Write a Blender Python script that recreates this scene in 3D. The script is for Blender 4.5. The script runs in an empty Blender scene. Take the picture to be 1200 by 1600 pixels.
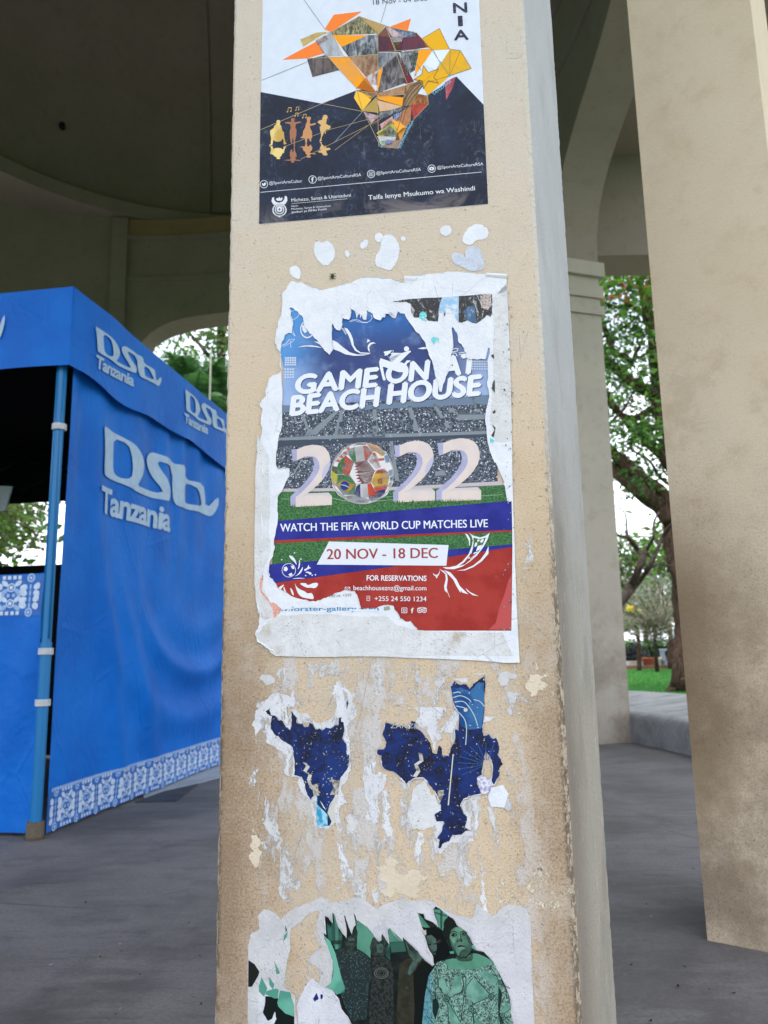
import bpy, bmesh, math, random
from mathutils import Vector, Matrix, noise as mnoise
from mathutils.geometry import tessellate_polygon
random.seed(7)
S = bpy.context.scene
COL = S.collection
PI = math.pi

# ------------------------------------------------------------------ camera
FPX = 1202.0                       # focal length in pixels of the 1200x1600 photograph
CAM_H = 0.90                       # eye above the bandstand floor
up_c = Vector((-118.0, 6613.0, -FPX)).normalized()
fw = Vector((0, 0, -1.0)); yw = (fw - up_c * fw.dot(up_c)).normalized(); xw = yw.cross(up_c)
R = Matrix((xw, yw, up_c))         # camera -> world
CP = Vector((0, 0, CAM_H))
cam = bpy.data.cameras.new('camera'); cam_o = bpy.data.objects.new('camera', cam); COL.objects.link(cam_o)
cam_o.matrix_world = Matrix.Translation(CP) @ R.to_4x4()
cam.sensor_fit = 'HORIZONTAL'; cam.sensor_width = 36; cam.lens = 36 * FPX / 1200
cam.clip_start = 0.05; cam.clip_end = 3000
cam.dof.use_dof = True; cam.dof.focus_distance = 1.32; cam.dof.aperture_fstop = 9.5
S.camera = cam_o

# ------------------------------------------------------------------ sky, sun, exposure
SUN_EL, SUN_AZ = math.radians(74), math.radians(215)
w = bpy.data.worlds.new('World'); S.world = w; w.use_nodes = True
wn = w.node_tree; wn.nodes.clear()
sky = wn.nodes.new('ShaderNodeTexSky'); sky.sky_type = 'NISHITA'; sky.sun_disc = False
sky.sun_elevation = SUN_EL; sky.sun_rotation = SUN_AZ
sky.air_density = 1.0; sky.dust_density = 3.5; sky.ozone_density = 1.0; sky.altitude = 0
bg = wn.nodes.new('ShaderNodeBackground'); bg.inputs['Strength'].default_value = 0.15
wo = wn.nodes.new('ShaderNodeOutputWorld')
# bright broken cloud over the blue
tcw = wn.nodes.new('ShaderNodeTexCoord'); cn = wn.nodes.new('ShaderNodeTexNoise'); cn.inputs['Scale'].default_value = 3.2; cn.inputs['Detail'].default_value = 7; cn.inputs['Roughness'].default_value = .6
wn.links.new(tcw.outputs['Generated'], cn.inputs['Vector'])
cr_ = wn.nodes.new('ShaderNodeMapRange'); cr_.interpolation_type = 'SMOOTHSTEP'; cr_.inputs[1].default_value = .36; cr_.inputs[2].default_value = .58; cr_.inputs[3].default_value = .35; cr_.inputs[4].default_value = 1.0
wn.links.new(cn.outputs['Fac'], cr_.inputs[0])
cm = wn.nodes.new('ShaderNodeMix'); cm.data_type = 'RGBA'; cm.inputs[7].default_value = (7.2, 7.6, 8.2, 1)
wn.links.new(cr_.outputs[0], cm.inputs[0]); wn.links.new(sky.outputs[0], cm.inputs[6]); wn.links.new(cm.outputs[2], bg.inputs[0]); wn.links.new(bg.outputs[0], wo.inputs[0])
sl = bpy.data.lights.new('sun', 'SUN'); sl.energy = 1.8; sl.angle = math.radians(14); sl.color = (1, .95, .87)
so = bpy.data.objects.new('sun', sl); COL.objects.link(so)
# the sky's sun_rotation is measured from +Y clockwise seen from above
sd = Vector((math.sin(SUN_AZ) * math.cos(SUN_EL), math.cos(SUN_AZ) * math.cos(SUN_EL), math.sin(SUN_EL)))
so.rotation_euler = (-sd).to_track_quat('-Z', 'Y').to_euler()
S.view_settings.view_transform = 'Standard'; S.view_settings.look = 'None'
S.view_settings.exposure = 1.2; S.view_settings.gamma = 1.0
S.view_settings.use_curve_mapping = False

# ------------------------------------------------------------------ survey helpers (photograph pixel -> place)
def ray(px, py): return R @ Vector((px - 600.0, 800.0 - py, -FPX))
def on_plane(px, py, o, n):
    d = ray(px, py); return CP + d * ((o - CP).dot(n) / d.dot(n))
def on_z(px, py, z=0.0): return on_plane(px, py, Vector((0, 0, z)), Vector((0, 0, 1)))
def at(px, py, y):
    d = ray(px, py); return CP + d * (y / d.y)
# poster face of the near pillar
AZ = math.radians(-80.1)
U = -Vector((math.sin(AZ), math.cos(AZ), 0)); NB = Vector((0, 0, 1)).cross(U)      # NB points into the pillar
FO = at(600, 1018, 1.31)
FM = Matrix((( U.x, NB.x, 0, FO.x), (U.y, NB.y, 0, FO.y), (0, 0, 1, FO.z), (0, 0, 0, 1)))
def fp(px, py):
    p = on_plane(px, py, FO, NB) - FO; return (p.dot(U), p.z)

# ------------------------------------------------------------------ small node language
def lin(h):
    if not isinstance(h, str): return tuple(h)[:3]
    h = h.lstrip('#'); o = []
    for i in (0, 2, 4):
        c = int(h[i:i+2], 16) / 255
        o.append(c / 12.92 if c <= .04045 else ((c + .055) / 1.055) ** 2.4)
    return tuple(o)
class NT:
    def __init__(s, name, rough=.8, spec=.3):
        s.m = bpy.data.materials.new(name); s.m.use_nodes = True; s.t = s.m.node_tree
        s.b = s.t.nodes['Principled BSDF']; s.b.inputs['Roughness'].default_value = rough
        s.b.inputs['Specular IOR Level'].default_value = spec
        s.tc = s.t.nodes.new('ShaderNodeTexCoord'); s.P = s.tc.outputs['Object']
    def put(s, sock, v):
        if isinstance(v, (int, float)):
            sock.default_value = v if not hasattr(sock.default_value, '__len__') else (v, v, v, 1)[:len(sock.default_value)]
        elif isinstance(v, (tuple, str, list)):
            c = lin(v) if isinstance(v, str) else tuple(v)
            sock.default_value = (c + (1,))[:len(sock.default_value)] if len(c) == 3 else c
        else: s.t.links.new(v, sock)
    def math(s, op, a, b=0.0, c=0.0, clamp=False):
        n = s.t.nodes.new('ShaderNodeMath'); n.operation = op; n.use_clamp = clamp
        s.put(n.inputs[0], a); s.put(n.inputs[1], b); s.put(n.inputs[2], c); return n.outputs[0]
    def mapv(s, sc=(1, 1, 1), rot=(0, 0, 0), loc=(0, 0, 0), v=None):
        n = s.t.nodes.new('ShaderNodeMapping'); s.put(n.inputs['Vector'], v or s.P)
        n.inputs['Scale'].default_value = sc; n.inputs['Rotation'].default_value = rot; n.inputs['Location'].default_value = loc
        return n.outputs[0]
    def noise(s, scale, detail=4, rough=.55, v=None, dist=0.0):
        n = s.t.nodes.new('ShaderNodeTexNoise'); s.put(n.inputs['Vector'], v or s.P)
        n.inputs['Scale'].default_value = scale; n.inputs['Detail'].default_value = detail
        n.inputs['Roughness'].default_value = rough; n.inputs['Distortion'].default_value = dist; return n.outputs['Fac']
    def vor(s, scale, v=None, out='Distance', feat='F1'):
        n = s.t.nodes.new('ShaderNodeTexVoronoi'); s.put(n.inputs['Vector'], v or s.P); n.feature = feat
        n.inputs['Scale'].default_value = scale; return n.outputs[out]
    def step(s, x, a, b, lo=0.0, hi=1.0):
        n = s.t.nodes.new('ShaderNodeMapRange'); n.interpolation_type = 'SMOOTHSTEP'
        s.put(n.inputs[0], x); n.inputs[1].default_value = a; n.inputs[2].default_value = b
        n.inputs[3].default_value = lo; n.inputs[4].default_value = hi; return n.outputs[0]
    def mix(s, f, a, b, mode='MIX'):
        n = s.t.nodes.new('ShaderNodeMix'); n.data_type = 'RGBA'; n.blend_type = mode
        s.put(n.inputs[0], f); s.put(n.inputs[6], a); s.put(n.inputs[7], b); return n.outputs[2]
    def sep(s, v=None):
        n = s.t.nodes.new('ShaderNodeSeparateXYZ'); s.put(n.inputs[0], v or s.P); return n.outputs
    def mul(s, *a):
        r = a[0]
        for x in a[1:]: r = s.math('MULTIPLY', r, x)
        return r
    def bump(s, h, dist=.001, strength=1.0):
        n = s.t.nodes.new('ShaderNodeBump'); n.inputs['Strength'].default_value = strength
        n.inputs['Distance'].default_value = dist; s.put(n.inputs['Height'], h)
        s.t.links.new(n.outputs[0], s.b.inputs['Normal'])
    def color(s, c): s.put(s.b.inputs['Base Color'], c); return s
    def rough(s, c): s.put(s.b.inputs['Roughness'], c); return s
_cache = {}
def flat(c, rough=.6, c2=None, sc=60, name=None, bump=0.0, spec=.3, metal=0):
    """plain coloured surface with a little variation"""
    k = (str(c), rough, str(c2), sc, bump, spec, metal)
    if k in _cache: return _cache[k]
    t = NT(name or 'surface', rough, spec); base = lin(c)
    other = lin(c2) if c2 else tuple(v * .82 for v in base)
    f = t.step(t.noise(sc, 5, .6), .35, .65)
    t.color(t.mix(f, base, other)); t.b.inputs['Metallic'].default_value = metal
    if bump: t.bump(t.noise(sc * 2, 4), bump)
    _cache[k] = t.m; return t.m
def paper(c, c2=None, sc=900, name='print', thr=(.4, .6), rough=.42, aniso=False):
    """printed paper: ink colour with fine mottling, soft wrinkles in the sheet"""
    k = ('p', str(c), str(c2), sc, thr, rough, aniso)
    if k in _cache: return _cache[k]
    t = NT(name, .6, .06); base = lin(c); other = lin(c2) if c2 else base
    col = base
    if c2 and aniso:
        h = sum(int(abs(v) * 997) for v in base) % 31
        v = t.mapv((1, 1, .28), (0, h * .2, 0))
        f = t.math('ADD', t.mul(t.noise(sc * .8, 6, .75, v, 1.0), .75), t.mul(t.noise(sc * .2, 3, .5), .25))
        col = t.mix(t.step(f, thr[0], thr[1]), base, other)
    elif c2: col = t.mix(t.step(t.noise(sc, 3, .6), thr[0], thr[1]), base, other)
    worn = t.step(t.noise(30, 6, .65), .62, .78, 0, .12)
    col = t.mix(worn, col, (.62, .62, .62))
    t.color(col)
    t.bump(t.math('ADD', t.mul(t.noise(14, 3, .5, t.mapv((1, 1, .45))), 3.0), t.mul(t.noise(120, 3), .5)), .0009, .7)
    _cache[k] = t.m; return t.m

# ------------------------------------------------------------------ objects
def tag(o, label=None, cat=None, group=None, kind=None):
    if label: o['label'] = label
    if cat: o['category'] = cat
    if group: o['group'] = group
    if kind: o['kind'] = kind
    return o
def empty(name, loc=(0, 0, 0), rz=0, mw=None):
    o = bpy.data.objects.new(name, None); COL.objects.link(o); o.empty_display_size = .2
    if mw is not None: o.matrix_world = mw
    else: o.location = loc; o.rotation_euler = (0, 0, rz)
    return o
def link(name, me, parent=None, mw=None):
    o = bpy.data.objects.new(name, me); COL.objects.link(o)
    if parent is not None: o.parent = parent
    if mw is not None: o.matrix_world = mw
    return o
class MB:
    """collects geometry, then links it as one mesh object"""
    def __init__(s): s.v = []; s.f = []; s.mi = []; s.ms = []; s.sm = []
    def slot(s, m):
        if m not in s.ms: s.ms.append(m)
        return s.ms.index(m)
    def add(s, vs, fs, m, smooth=False):
        b = len(s.v); s.v += [tuple(v) for v in vs]; k = s.slot(m)
        for f in fs: s.f.append(tuple(i + b for i in f)); s.mi.append(k); s.sm.append(smooth)
    def box(s, c, d, m, M=None):
        c = Vector(c); h = Vector(d) / 2; vs = []
        for x in (-1, 1):
            for y in (-1, 1):
                for z in (-1, 1):
                    p = Vector((x * h.x, y * h.y, z * h.z))
                    vs.append((M @ p if M else p) + c)
        s.add(vs, [(0, 1, 3, 2), (4, 6, 7, 5), (0, 4, 5, 1), (2, 3, 7, 6), (0, 2, 6, 4), (1, 5, 7, 3)], m)
    def prism(s, pts, z0, z1, m):
        n = len(pts); vs = [(p[0], p[1], z0) for p in pts] + [(p[0], p[1], z1) for p in pts]
        fs = [(i, (i + 1) % n, n + (i + 1) % n, n + i) for i in range(n)]
        fs += [tuple(range(n))[::-1], tuple(range(n, 2 * n))]
        s.add(vs, fs, m)
    def tube(s, pts, rs, m, n=8, wob=0.0, smooth=True):
        pts = [Vector(p) for p in pts]; L = len(pts)
        if not isinstance(rs, (list, tuple)): rs = [rs] * L
        vs = []; a = None
        for i, p in enumerate(pts):
            d = (pts[min(i + 1, L - 1)] - pts[max(i - 1, 0)]).normalized()
            if a is None: a = d.orthogonal().normalized()
            a = (a - d * a.dot(d)).normalized(); b = d.cross(a)
            for k in range(n):
                t = 2 * PI * k / n; r = rs[i] * (1 + (wob * mnoise.noise(p * 1.7 + Vector((k * 3.1, 0, 0))) if wob else 0))
                vs.append(p + a * math.cos(t) * r + b * math.sin(t) * r)
        fs = [(i * n + k, i * n + (k + 1) % n, (i + 1) * n + (k + 1) % n, (i + 1) * n + k) for i in range(L - 1) for k in range(n)]
        fs += [tuple(range(n))[::-1], tuple(range((L - 1) * n, L * n))]
        s.add(vs, fs, m, smooth)
    def build(s, name, parent=None, mw=None):
        me = bpy.data.meshes.new(name); me.from_pydata(s.v, [], s.f)
        for m in s.ms: me.materials.append(m)
        me.polygons.foreach_set('material_index', s.mi); me.polygons.foreach_set('use_smooth', s.sm)
        me.update(); return link(name, me, parent, mw)
    def maybe(s, name, parent): return s.build(name, parent) if s.v else None
def spline(pts, k=4):
    """Catmull-Rom through points"""
    P = [Vector(p) for p in pts]; o = []
    for i in range(len(P) - 1):
        a = P[max(i - 1, 0)]; b = P[i]; c = P[i + 1]; d = P[min(i + 2, len(P) - 1)]
        for j in range(k):
            t = j / k
            o.append(.5 * ((2 * b) + (c - a) * t + (2 * a - 5 * b + 4 * c - d) * t * t + (3 * b - a - 3 * c + d) * t ** 3))
    o.append(P[-1]); return o

# ------------------------------------------------------------------ flat print: shapes and lettering on a surface
def pts(s, ox=0, oy=0, k=1.0):
    """'x,y x,y' measured in an enlarged detail -> photograph pixels"""
    return [(ox + float(a.split(',')[0]) * k, oy + float(a.split(',')[1]) * k) for a in s.split()]
def jag(P, amp=1.5, n=3, closed=True, seed=0):
    """torn edge: midpoint displacement"""
    r = random.Random(seed or len(P)); P = list(P)
    for it in range(n):
        Q = []; m = len(P)
        for i in range(m if closed else m - 1):
            a = P[i]; b = P[(i + 1) % m]; Q.append(a)
            dx, dy = b[0] - a[0], b[1] - a[1]; L = math.hypot(dx, dy)
            if L > 2.2:
                o = r.uniform(-1, 1) * min(amp, L * .22)
                Q.append(((a[0] + b[0]) / 2 - dy / L * o, (a[1] + b[1]) / 2 + dx / L * o))
        if not closed: Q.append(P[-1])
        P = Q; amp *= .62
    return P
def smooth(P, n=2):
    for _ in range(n):
        Q = []
        for i in range(len(P)):
            a = P[i]; b = P[(i + 1) % len(P)]
            Q += [(a[0] * .75 + b[0] * .25, a[1] * .75 + b[1] * .25), (a[0] * .25 + b[0] * .75, a[1] * .25 + b[1] * .75)]
        P = Q
    return P
CAPH = .682
_gl = {}
def glyphs(txt, bold=0.0, shear=0.0, space=1.0):
    k = (txt, bold, shear, space)
    if k in _gl: return _gl[k]
    c = bpy.data.curves.new('t', 'FONT'); c.body = txt; c.offset = bold; c.shear = shear; c.resolution_u = 4; c.space_character = space
    o = bpy.data.objects.new('t', c); COL.objects.link(o)
    me = o.evaluated_get(bpy.context.evaluated_depsgraph_get()).to_mesh()
    vs = [(v.co.x, v.co.y) for v in me.vertices]; fs = [tuple(p.vertices) for p in me.polygons]
    bpy.data.objects.remove(o); bpy.data.curves.remove(c)
    _gl[k] = (vs, fs); return _gl[k]
STEP = .00013
class Art(MB):
    """flat print; mapping: pixel -> local (x, y, z); layer lifts it off the surface"""
    def __init__(s, mp=None, step=STEP):
        super().__init__(); s.step = step; s.mp0 = mp; s.sp = None
        s.mp = mp or (lambda x, y, l: (fp(x, y)[0], -l * s.step - .0004, fp(x, y)[1]))
    def poly(s, P, m, l=1, holes=()):
        if not hasattr(m, 'node_tree'): m = paper(m)
        loops = [[Vector((x, y, 0)) for x, y in P]] + [[Vector((x, y, 0)) for x, y in h] for h in holes]
        tr = tessellate_polygon(loops); al = [v for lp in loops for v in lp]
        s.tris([(v.x, v.y) for v in al], tr, m, l)
    def tris(s, P, tr, m, l): s.add([s.mp(x, y, l) for x, y in P], tr, m)
    def line(s, a, b, wd, m, l=1):
        L = math.hypot(b[0] - a[0], b[1] - a[1]); nx, ny = -(b[1] - a[1]) / L * wd / 2, (b[0] - a[0]) / L * wd / 2
        s.poly([(a[0] + nx, a[1] + ny), (b[0] + nx, b[1] + ny), (b[0] - nx, b[1] - ny), (a[0] - nx, a[1] - ny)], m, l)
    def path(s, P, wd, m, l=1):
        for i in range(len(P) - 1): s.line(P[i], P[i + 1], wd[i] if isinstance(wd, list) else wd, m, l)
    def disc(s, c, r, m, l=1, n=18, ry=None, hole=None):
        P = [(c[0] + r * math.cos(2 * PI * i / n), c[1] + (ry or r) * math.sin(2 * PI * i / n)) for i in range(n)]
        h = []
        if hole: h = [[(c[0] + (p[0] - c[0]) * hole, c[1] + (p[1] - c[1]) * hole) for p in P][::-1]]
        s.poly(P, m, l, h)
    def text(s, txt, a, b, cap, m, l=1, bold=0.0, shear=0.0, space=1.0, up=None, shift=(0, 0)):
        """baseline from pixel a to pixel b, capitals cap pixels high; bold = stroke growth as a fraction of the cap height"""
        if not hasattr(m, 'node_tree'): m = paper(m)
        vs, fs = glyphs(txt, 0.0, shear, space)
        if not vs: return
        if getattr(s, 'sp', None) is not None:      # every line of writing becomes a part of its own
            q = Art(s.mp0, s.step); q.text(txt, a, b, cap, m, l, bold, shear, space, up, shift); q.build('lettering', s.sp); return
        x0 = min(v[0] for v in vs); x1 = max(v[0] for v in vs); e = bold * cap
        dx, dy = b[0] - a[0], b[1] - a[1]; L = math.hypot(dx, dy)
        ux, uy = up or (dy / L, -dx / L)
        sh = [(0, 0)] if bold <= 0 else [(-e, 0), (e, 0), (0, -e * .8), (0, e * .8)] if bold > .03 else [(-e, 0), (e, 0)]
        for q, (sx_, sy_) in enumerate(sh):
            P = []
            for x, y in vs:
                f = (x - x0) / (x1 - x0); g = y / CAPH * cap
                P.append((a[0] + dx * f + ux * g + shift[0] + sx_, a[1] + dy * f + uy * g + shift[1] + sy_))
            s.tris(P, fs, m, l + q * .08)
# ================================================================== THE PLACE
CC = Vector((-3.5, 6.1, 0))        # centre of the round bandstand
# ---------------------------------------------------------------- materials of the setting
def plaster(name, c1, c2, c3, stain=0.0, face=False, sc=1.0):
    t = NT(name, .9, .15)
    big = t.noise(1.3 * sc, 5, .6); mid = t.noise(9 * sc, 6, .65); fine = t.noise(260, 3, .7); grit = t.noise(620, 2, .6)
    col = t.mix(t.step(big, .35, .65), c1, c2)
    col = t.mix(t.step(mid, .5, .72, 0, .55), col, c3)
    x, y, z = t.sep()
    if face:
        # grime: along both vertical edges, growing downwards, and in a band at hand height
        wob = t.mul(t.math('SUBTRACT', t.noise(7, 5, .7), .5), .16)
        xw_ = t.math('ADD', x, wob)
        left = t.step(xw_, XL, XL + .17, 1, 0); right = t.step(xw_, XR - .12, XR + .01, 0, 1)
        low = t.step(z, .40, -.18, 0, 1)
        g = t.mul(t.math('MAXIMUM', t.mul(left, 1.0), t.mul(right, .75)), low)
        dots = t.step(t.math('ADD', fine, t.mul(g, .13)), .56, .66)
        col = t.mix(t.mul(g, .78), col, (.19, .12, .07))
        gb = t.mul(t.step(t.noise(2.6, 5, .7), .45, .68), t.step(z, .5, -.3, .05, .42)); col = t.mix(gb, col, (.36, .26, .17))
        col = t.mix(t.mul(dots, t.step(z, .55, -.3, .12, .55)), col, (.19, .13, .085))
        # very edge: dark worn line
        e = t.math('MAXIMUM', t.step(x, XL + .004, XL + .013, 1, 0), t.step(x, XR - .014, XR - .005, 0, 1))
        en = t.step(t.math('ADD', t.noise(90, 4, .7), t.mul(t.step(z, .5, -.2), .12)), .54, .66)
        col = t.mix(t.mul(e, en, .85), col, (.05, .045, .04))
        # paler, cooler near the top: sky light put into the colour
        col = t.mix(t.step(z, .2, 1.1, 0, .55), col, (.58, .55, .52))
        # remains of paste and paper pulp, streaked downwards, below the posters
        st = t.noise(15, 8, .7, t.mapv((1, 1, .38))); st2 = t.noise(46, 6, .7, t.mapv((1, 1, .5)))
        zone = t.mul(t.step(z, -.68, -.52), t.step(z, .08, -.04), t.step(x, XL + .04, XL + .13), t.step(x, XR - .02, XR - .10))
        s_ = t.math('ADD', t.mul(st, .7), t.mul(st2, .3))
        pulp = t.mul(t.step(s_, .505, .56), zone)
        col = t.mix(t.mul(pulp, .8), col, t.mix(t.noise(170, 4, .8), (.42, .41, .42), (.68, .67, .70)))
        # mildew over the pulp
        mil = t.mul(t.step(t.noise(420, 3, .8), .58, .66), t.step(t.noise(24, 4), .52, .62), zone)
        col = t.mix(t.mul(mil, .7), col, (.07, .07, .09))
        # hairline cracks
        cr = t.vor(11, t.mapv((1, 1, .7), v=t.mix(.08, t.P, t.t.nodes.new('ShaderNodeTexNoise').outputs['Color'])), 'Distance', 'DISTANCE_TO_EDGE')
        crm = t.mul(t.step(cr, .006, .001), t.step(t.noise(5, 3), .6, .66), .30)
        col = t.mix(crm, col, (.16, .11, .08))
        col = t.mix(t.step(t.noise(430, 3, .85), .40, .62, .0, .22), col, (.30, .23, .16))
        col = t.mix(t.step(t.noise(5, 6, .7), .48, .66, 0, .35), col, (.53, .50, .46))
        spk = t.mul(t.step(t.noise(95, 2, .9), .70, .73), .7); col = t.mix(spk, col, (.10, .08, .06))
        pits = t.step(t.noise(150, 3, .8), .62, .7)
        col = t.mix(t.mul(pits, .35), col, (.25, .19, .14))
        h = t.math('ADD', t.math('ADD', t.mul(fine, .9), t.mul(grit, .35)), t.math('ADD', t.mul(mid, 1.2), t.mul(pulp, .4)))
        h = t.math('SUBTRACT', h, t.math('ADD', t.mul(pits, .8), crm))
        t.bump(h, .0030, .85)
    else:
        if stain:
            dirt = t.mul(t.step(t.math('ADD', z, t.mul(t.noise(3, 5, .7), 1.2)), 2.3, .9), t.step(t.noise(2.6, 6, .7), .35, .62))
            col = t.mix(t.mul(dirt, stain), col, (.15, .11, .075))
            spk = t.mul(t.step(t.noise(150, 3, .8), .56, .66), t.step(z, 2.6, .8, .05, 1), t.step(t.noise(2.2, 4), .4, .6))
            col = t.mix(t.mul(spk, .6), col, (.12, .085, .06))
            if name == 'beige_plaster':          # hand grime round the inner edge at shoulder height
                dd = t.math('SQRT', t.math('ADD', t.math('POWER', t.math('SUBTRACT', x, A1x), 2.0), t.math('POWER', t.math('SUBTRACT', y, A1y), 2.0)))
                gm_ = t.mul(t.step(t.math('ADD', dd, t.mul(t.noise(5, 5, .7), .22)), .40, .10), t.step(z, 1.55, 1.05), t.step(t.math('ADD', z, t.mul(t.noise(4, 4), .4)), .45, .95))
                col = t.mix(t.mul(gm_, .75), col, (.16, .105, .06))
                col = t.mix(t.mul(t.step(t.noise(210, 3, .85), .50, .62), t.step(z, 1.7, .9, .1, .6)), col, (.22, .15, .09))
                sr = t.mul(t.step(t.noise(60, 6, .85, t.mapv((1, 1, .12), (0, .25, 0))), .66, .70), t.step(t.noise(3, 3), .5, .6), .5); col = t.mix(sr, col, (.20, .15, .10))
                ck = t.mul(t.step(t.noise(120, 2, .9), .72, .75), .6); col = t.mix(ck, col, (.12, .09, .07))
                hc = t.mul(t.step(t.noise(2.4, 6, .75), .50, .62), t.step(z, 2.4, 1.2, .1, .38)); col = t.mix(hc, col, (.33, .25, .155))
        t.bump(t.math('ADD', t.math('ADD', t.mul(fine, .6), t.mul(mid, 1.2)), t.mul(t.noise(110, 3), .7)), .0022, .6)
    t.color(col); return t.m
A1x, A1y = on_z(1103, 1469).x, on_z(1103, 1469).y
XL = fp(345, 1000)[0]; XR = fp(875, 1000)[0]
M_FACE = plaster('painted_plaster', (.585, .46, .325), (.62, .50, .37), (.52, .385, .25), face=True)
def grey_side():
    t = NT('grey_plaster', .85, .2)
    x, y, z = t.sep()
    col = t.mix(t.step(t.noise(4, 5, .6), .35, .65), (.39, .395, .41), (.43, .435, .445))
    warm = t.step(t.math('ADD', z, t.mul(t.noise(5, 4), .6)), 1.0, .0)  # cool above, warm below: light from the sky put into the colour
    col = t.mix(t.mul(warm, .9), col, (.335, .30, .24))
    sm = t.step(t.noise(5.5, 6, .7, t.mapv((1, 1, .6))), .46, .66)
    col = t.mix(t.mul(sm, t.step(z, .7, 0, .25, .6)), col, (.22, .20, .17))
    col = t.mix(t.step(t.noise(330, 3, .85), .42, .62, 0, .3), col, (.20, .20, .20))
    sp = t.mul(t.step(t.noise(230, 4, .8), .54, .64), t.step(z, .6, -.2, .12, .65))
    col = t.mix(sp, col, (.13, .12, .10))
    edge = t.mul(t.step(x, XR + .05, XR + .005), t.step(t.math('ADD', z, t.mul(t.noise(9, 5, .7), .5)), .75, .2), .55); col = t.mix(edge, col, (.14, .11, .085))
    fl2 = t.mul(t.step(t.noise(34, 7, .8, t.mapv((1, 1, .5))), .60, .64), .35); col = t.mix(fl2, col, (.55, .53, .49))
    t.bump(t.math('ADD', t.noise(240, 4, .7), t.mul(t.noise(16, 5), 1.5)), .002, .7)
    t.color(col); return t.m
M_GREY = grey_side()
def chipped():
    t = NT('chipped_edge', .9, .1)
    x, y, z = t.sep()
    n = t.noise(120, 5, .75, t.mapv((1, 1, .45)))
    col = t.mix(t.step(n, .46, .56), (.15, .115, .085), (.38, .32, .245))
    top = t.step(z, 0, .55)
    col = t.mix(top, col, (.50, .46, .40))
    t.bump(t.noise(160, 4), .004, 1); t.color(col); return t.m
M_CHIP = chipped()
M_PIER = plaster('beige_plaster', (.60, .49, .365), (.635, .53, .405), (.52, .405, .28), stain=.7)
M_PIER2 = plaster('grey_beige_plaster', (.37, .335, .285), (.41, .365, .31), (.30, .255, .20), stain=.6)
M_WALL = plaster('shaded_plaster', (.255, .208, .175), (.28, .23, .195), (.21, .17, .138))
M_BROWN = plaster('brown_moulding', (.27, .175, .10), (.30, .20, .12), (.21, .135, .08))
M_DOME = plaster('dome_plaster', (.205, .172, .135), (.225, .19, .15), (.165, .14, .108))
def concrete(name, c1, c2, c3, b=.002):
    t = NT(name, .75, .3)
    n1 = t.noise(.9, 6, .65, dist=.6); n2 = t.noise(5.5, 6, .7, t.mapv((.35, 1, 1))); n3 = t.noise(190, 3, .7)
    c1 = tuple(v * .82 for v in c1); c2 = tuple(v * 1.12 for v in c2)
    col = t.mix(t.step(n1, .38, .62), c1, c2); col = t.mix(t.step(n2, .48, .66, 0, .75), col, c3)
    st = t.step(t.noise(14, 7, .8, t.mapv((.25, 1, 1), (0, 0, .35))), .50, .66, 0, .45); col = t.mix(st, col, tuple(v * .6 for v in c1))
    dk = t.mul(t.step(t.noise(1.7, 5, .7), .56, .68), .45); col = t.mix(dk, col, tuple(v * .55 for v in c1))
    sp = t.step(t.noise(38, 3, .9), .70, .74); col = t.mix(t.mul(sp, .5), col, tuple(v * .35 for v in c1))
    sc_ = t.mul(t.step(t.noise(9, 8, .8, t.mapv((.3, 1.4, 1), (0, 0, .5))), .58, .72), .3); col = t.mix(sc_, col, tuple(min(1, v * 1.9) for v in c2))
    hl = t.mul(t.step(t.vor(.9, t.mix(.12, t.P, t.t.nodes.new('ShaderNodeTexNoise').outputs['Color']), 'Distance', 'DISTANCE_TO_EDGE'), .005, .001), t.step(t.noise(.8, 3), .5, .6), .55)
    col = t.mix(hl, col, tuple(v * .4 for v in c1))
    gr_ = t.step(t.noise(75, 4, .85), .42, .62, 0, .35); col = t.mix(gr_, col, tuple(v * .6 for v in c1))
    t.color(col); t.rough(t.step(n2, .3, .7, .62, .85))
    t.bump(t.math('ADD', t.mul(n3, .5), t.math('ADD', t.mul(n2, 1.2), t.mul(t.noise(45, 4), .8))), b, .7)
    return t.m
M_FLOOR = concrete('floor_concrete', (.130, .122, .121), (.165, .157, .158), (.195, .19, .192))
M_BENCH = concrete('bench_concrete', (.30, .30, .295), (.35, .355, .35), (.24, .24, .235), .006)
M_KERB = concrete('kerb_concrete', (.30, .27, .24), (.36, .33, .30), (.25, .2, .17))
M_PALE = concrete('pale_slab', (.38, .42, .45), (.42, .46, .49), (.34, .37, .40))
def lawn_mat():
    t = NT('lawn', .9, .2)
    c = t.mix(t.step(t.noise(6, 6, .7), .35, .65), (.025, .115, .018), (.045, .17, .025))
    c = t.mix(t.step(t.noise(60, 3, .8), .5, .7), c, (.03, .12, .02))
    c = t.mix(t.step(t.noise(.25, 3), .6, .75, 0, .4), c, (.07, .14, .03))
    t.color(c); t.bump(t.noise(50, 4), .03, 1); return t.m
M_LAWN = lawn_mat()

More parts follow.
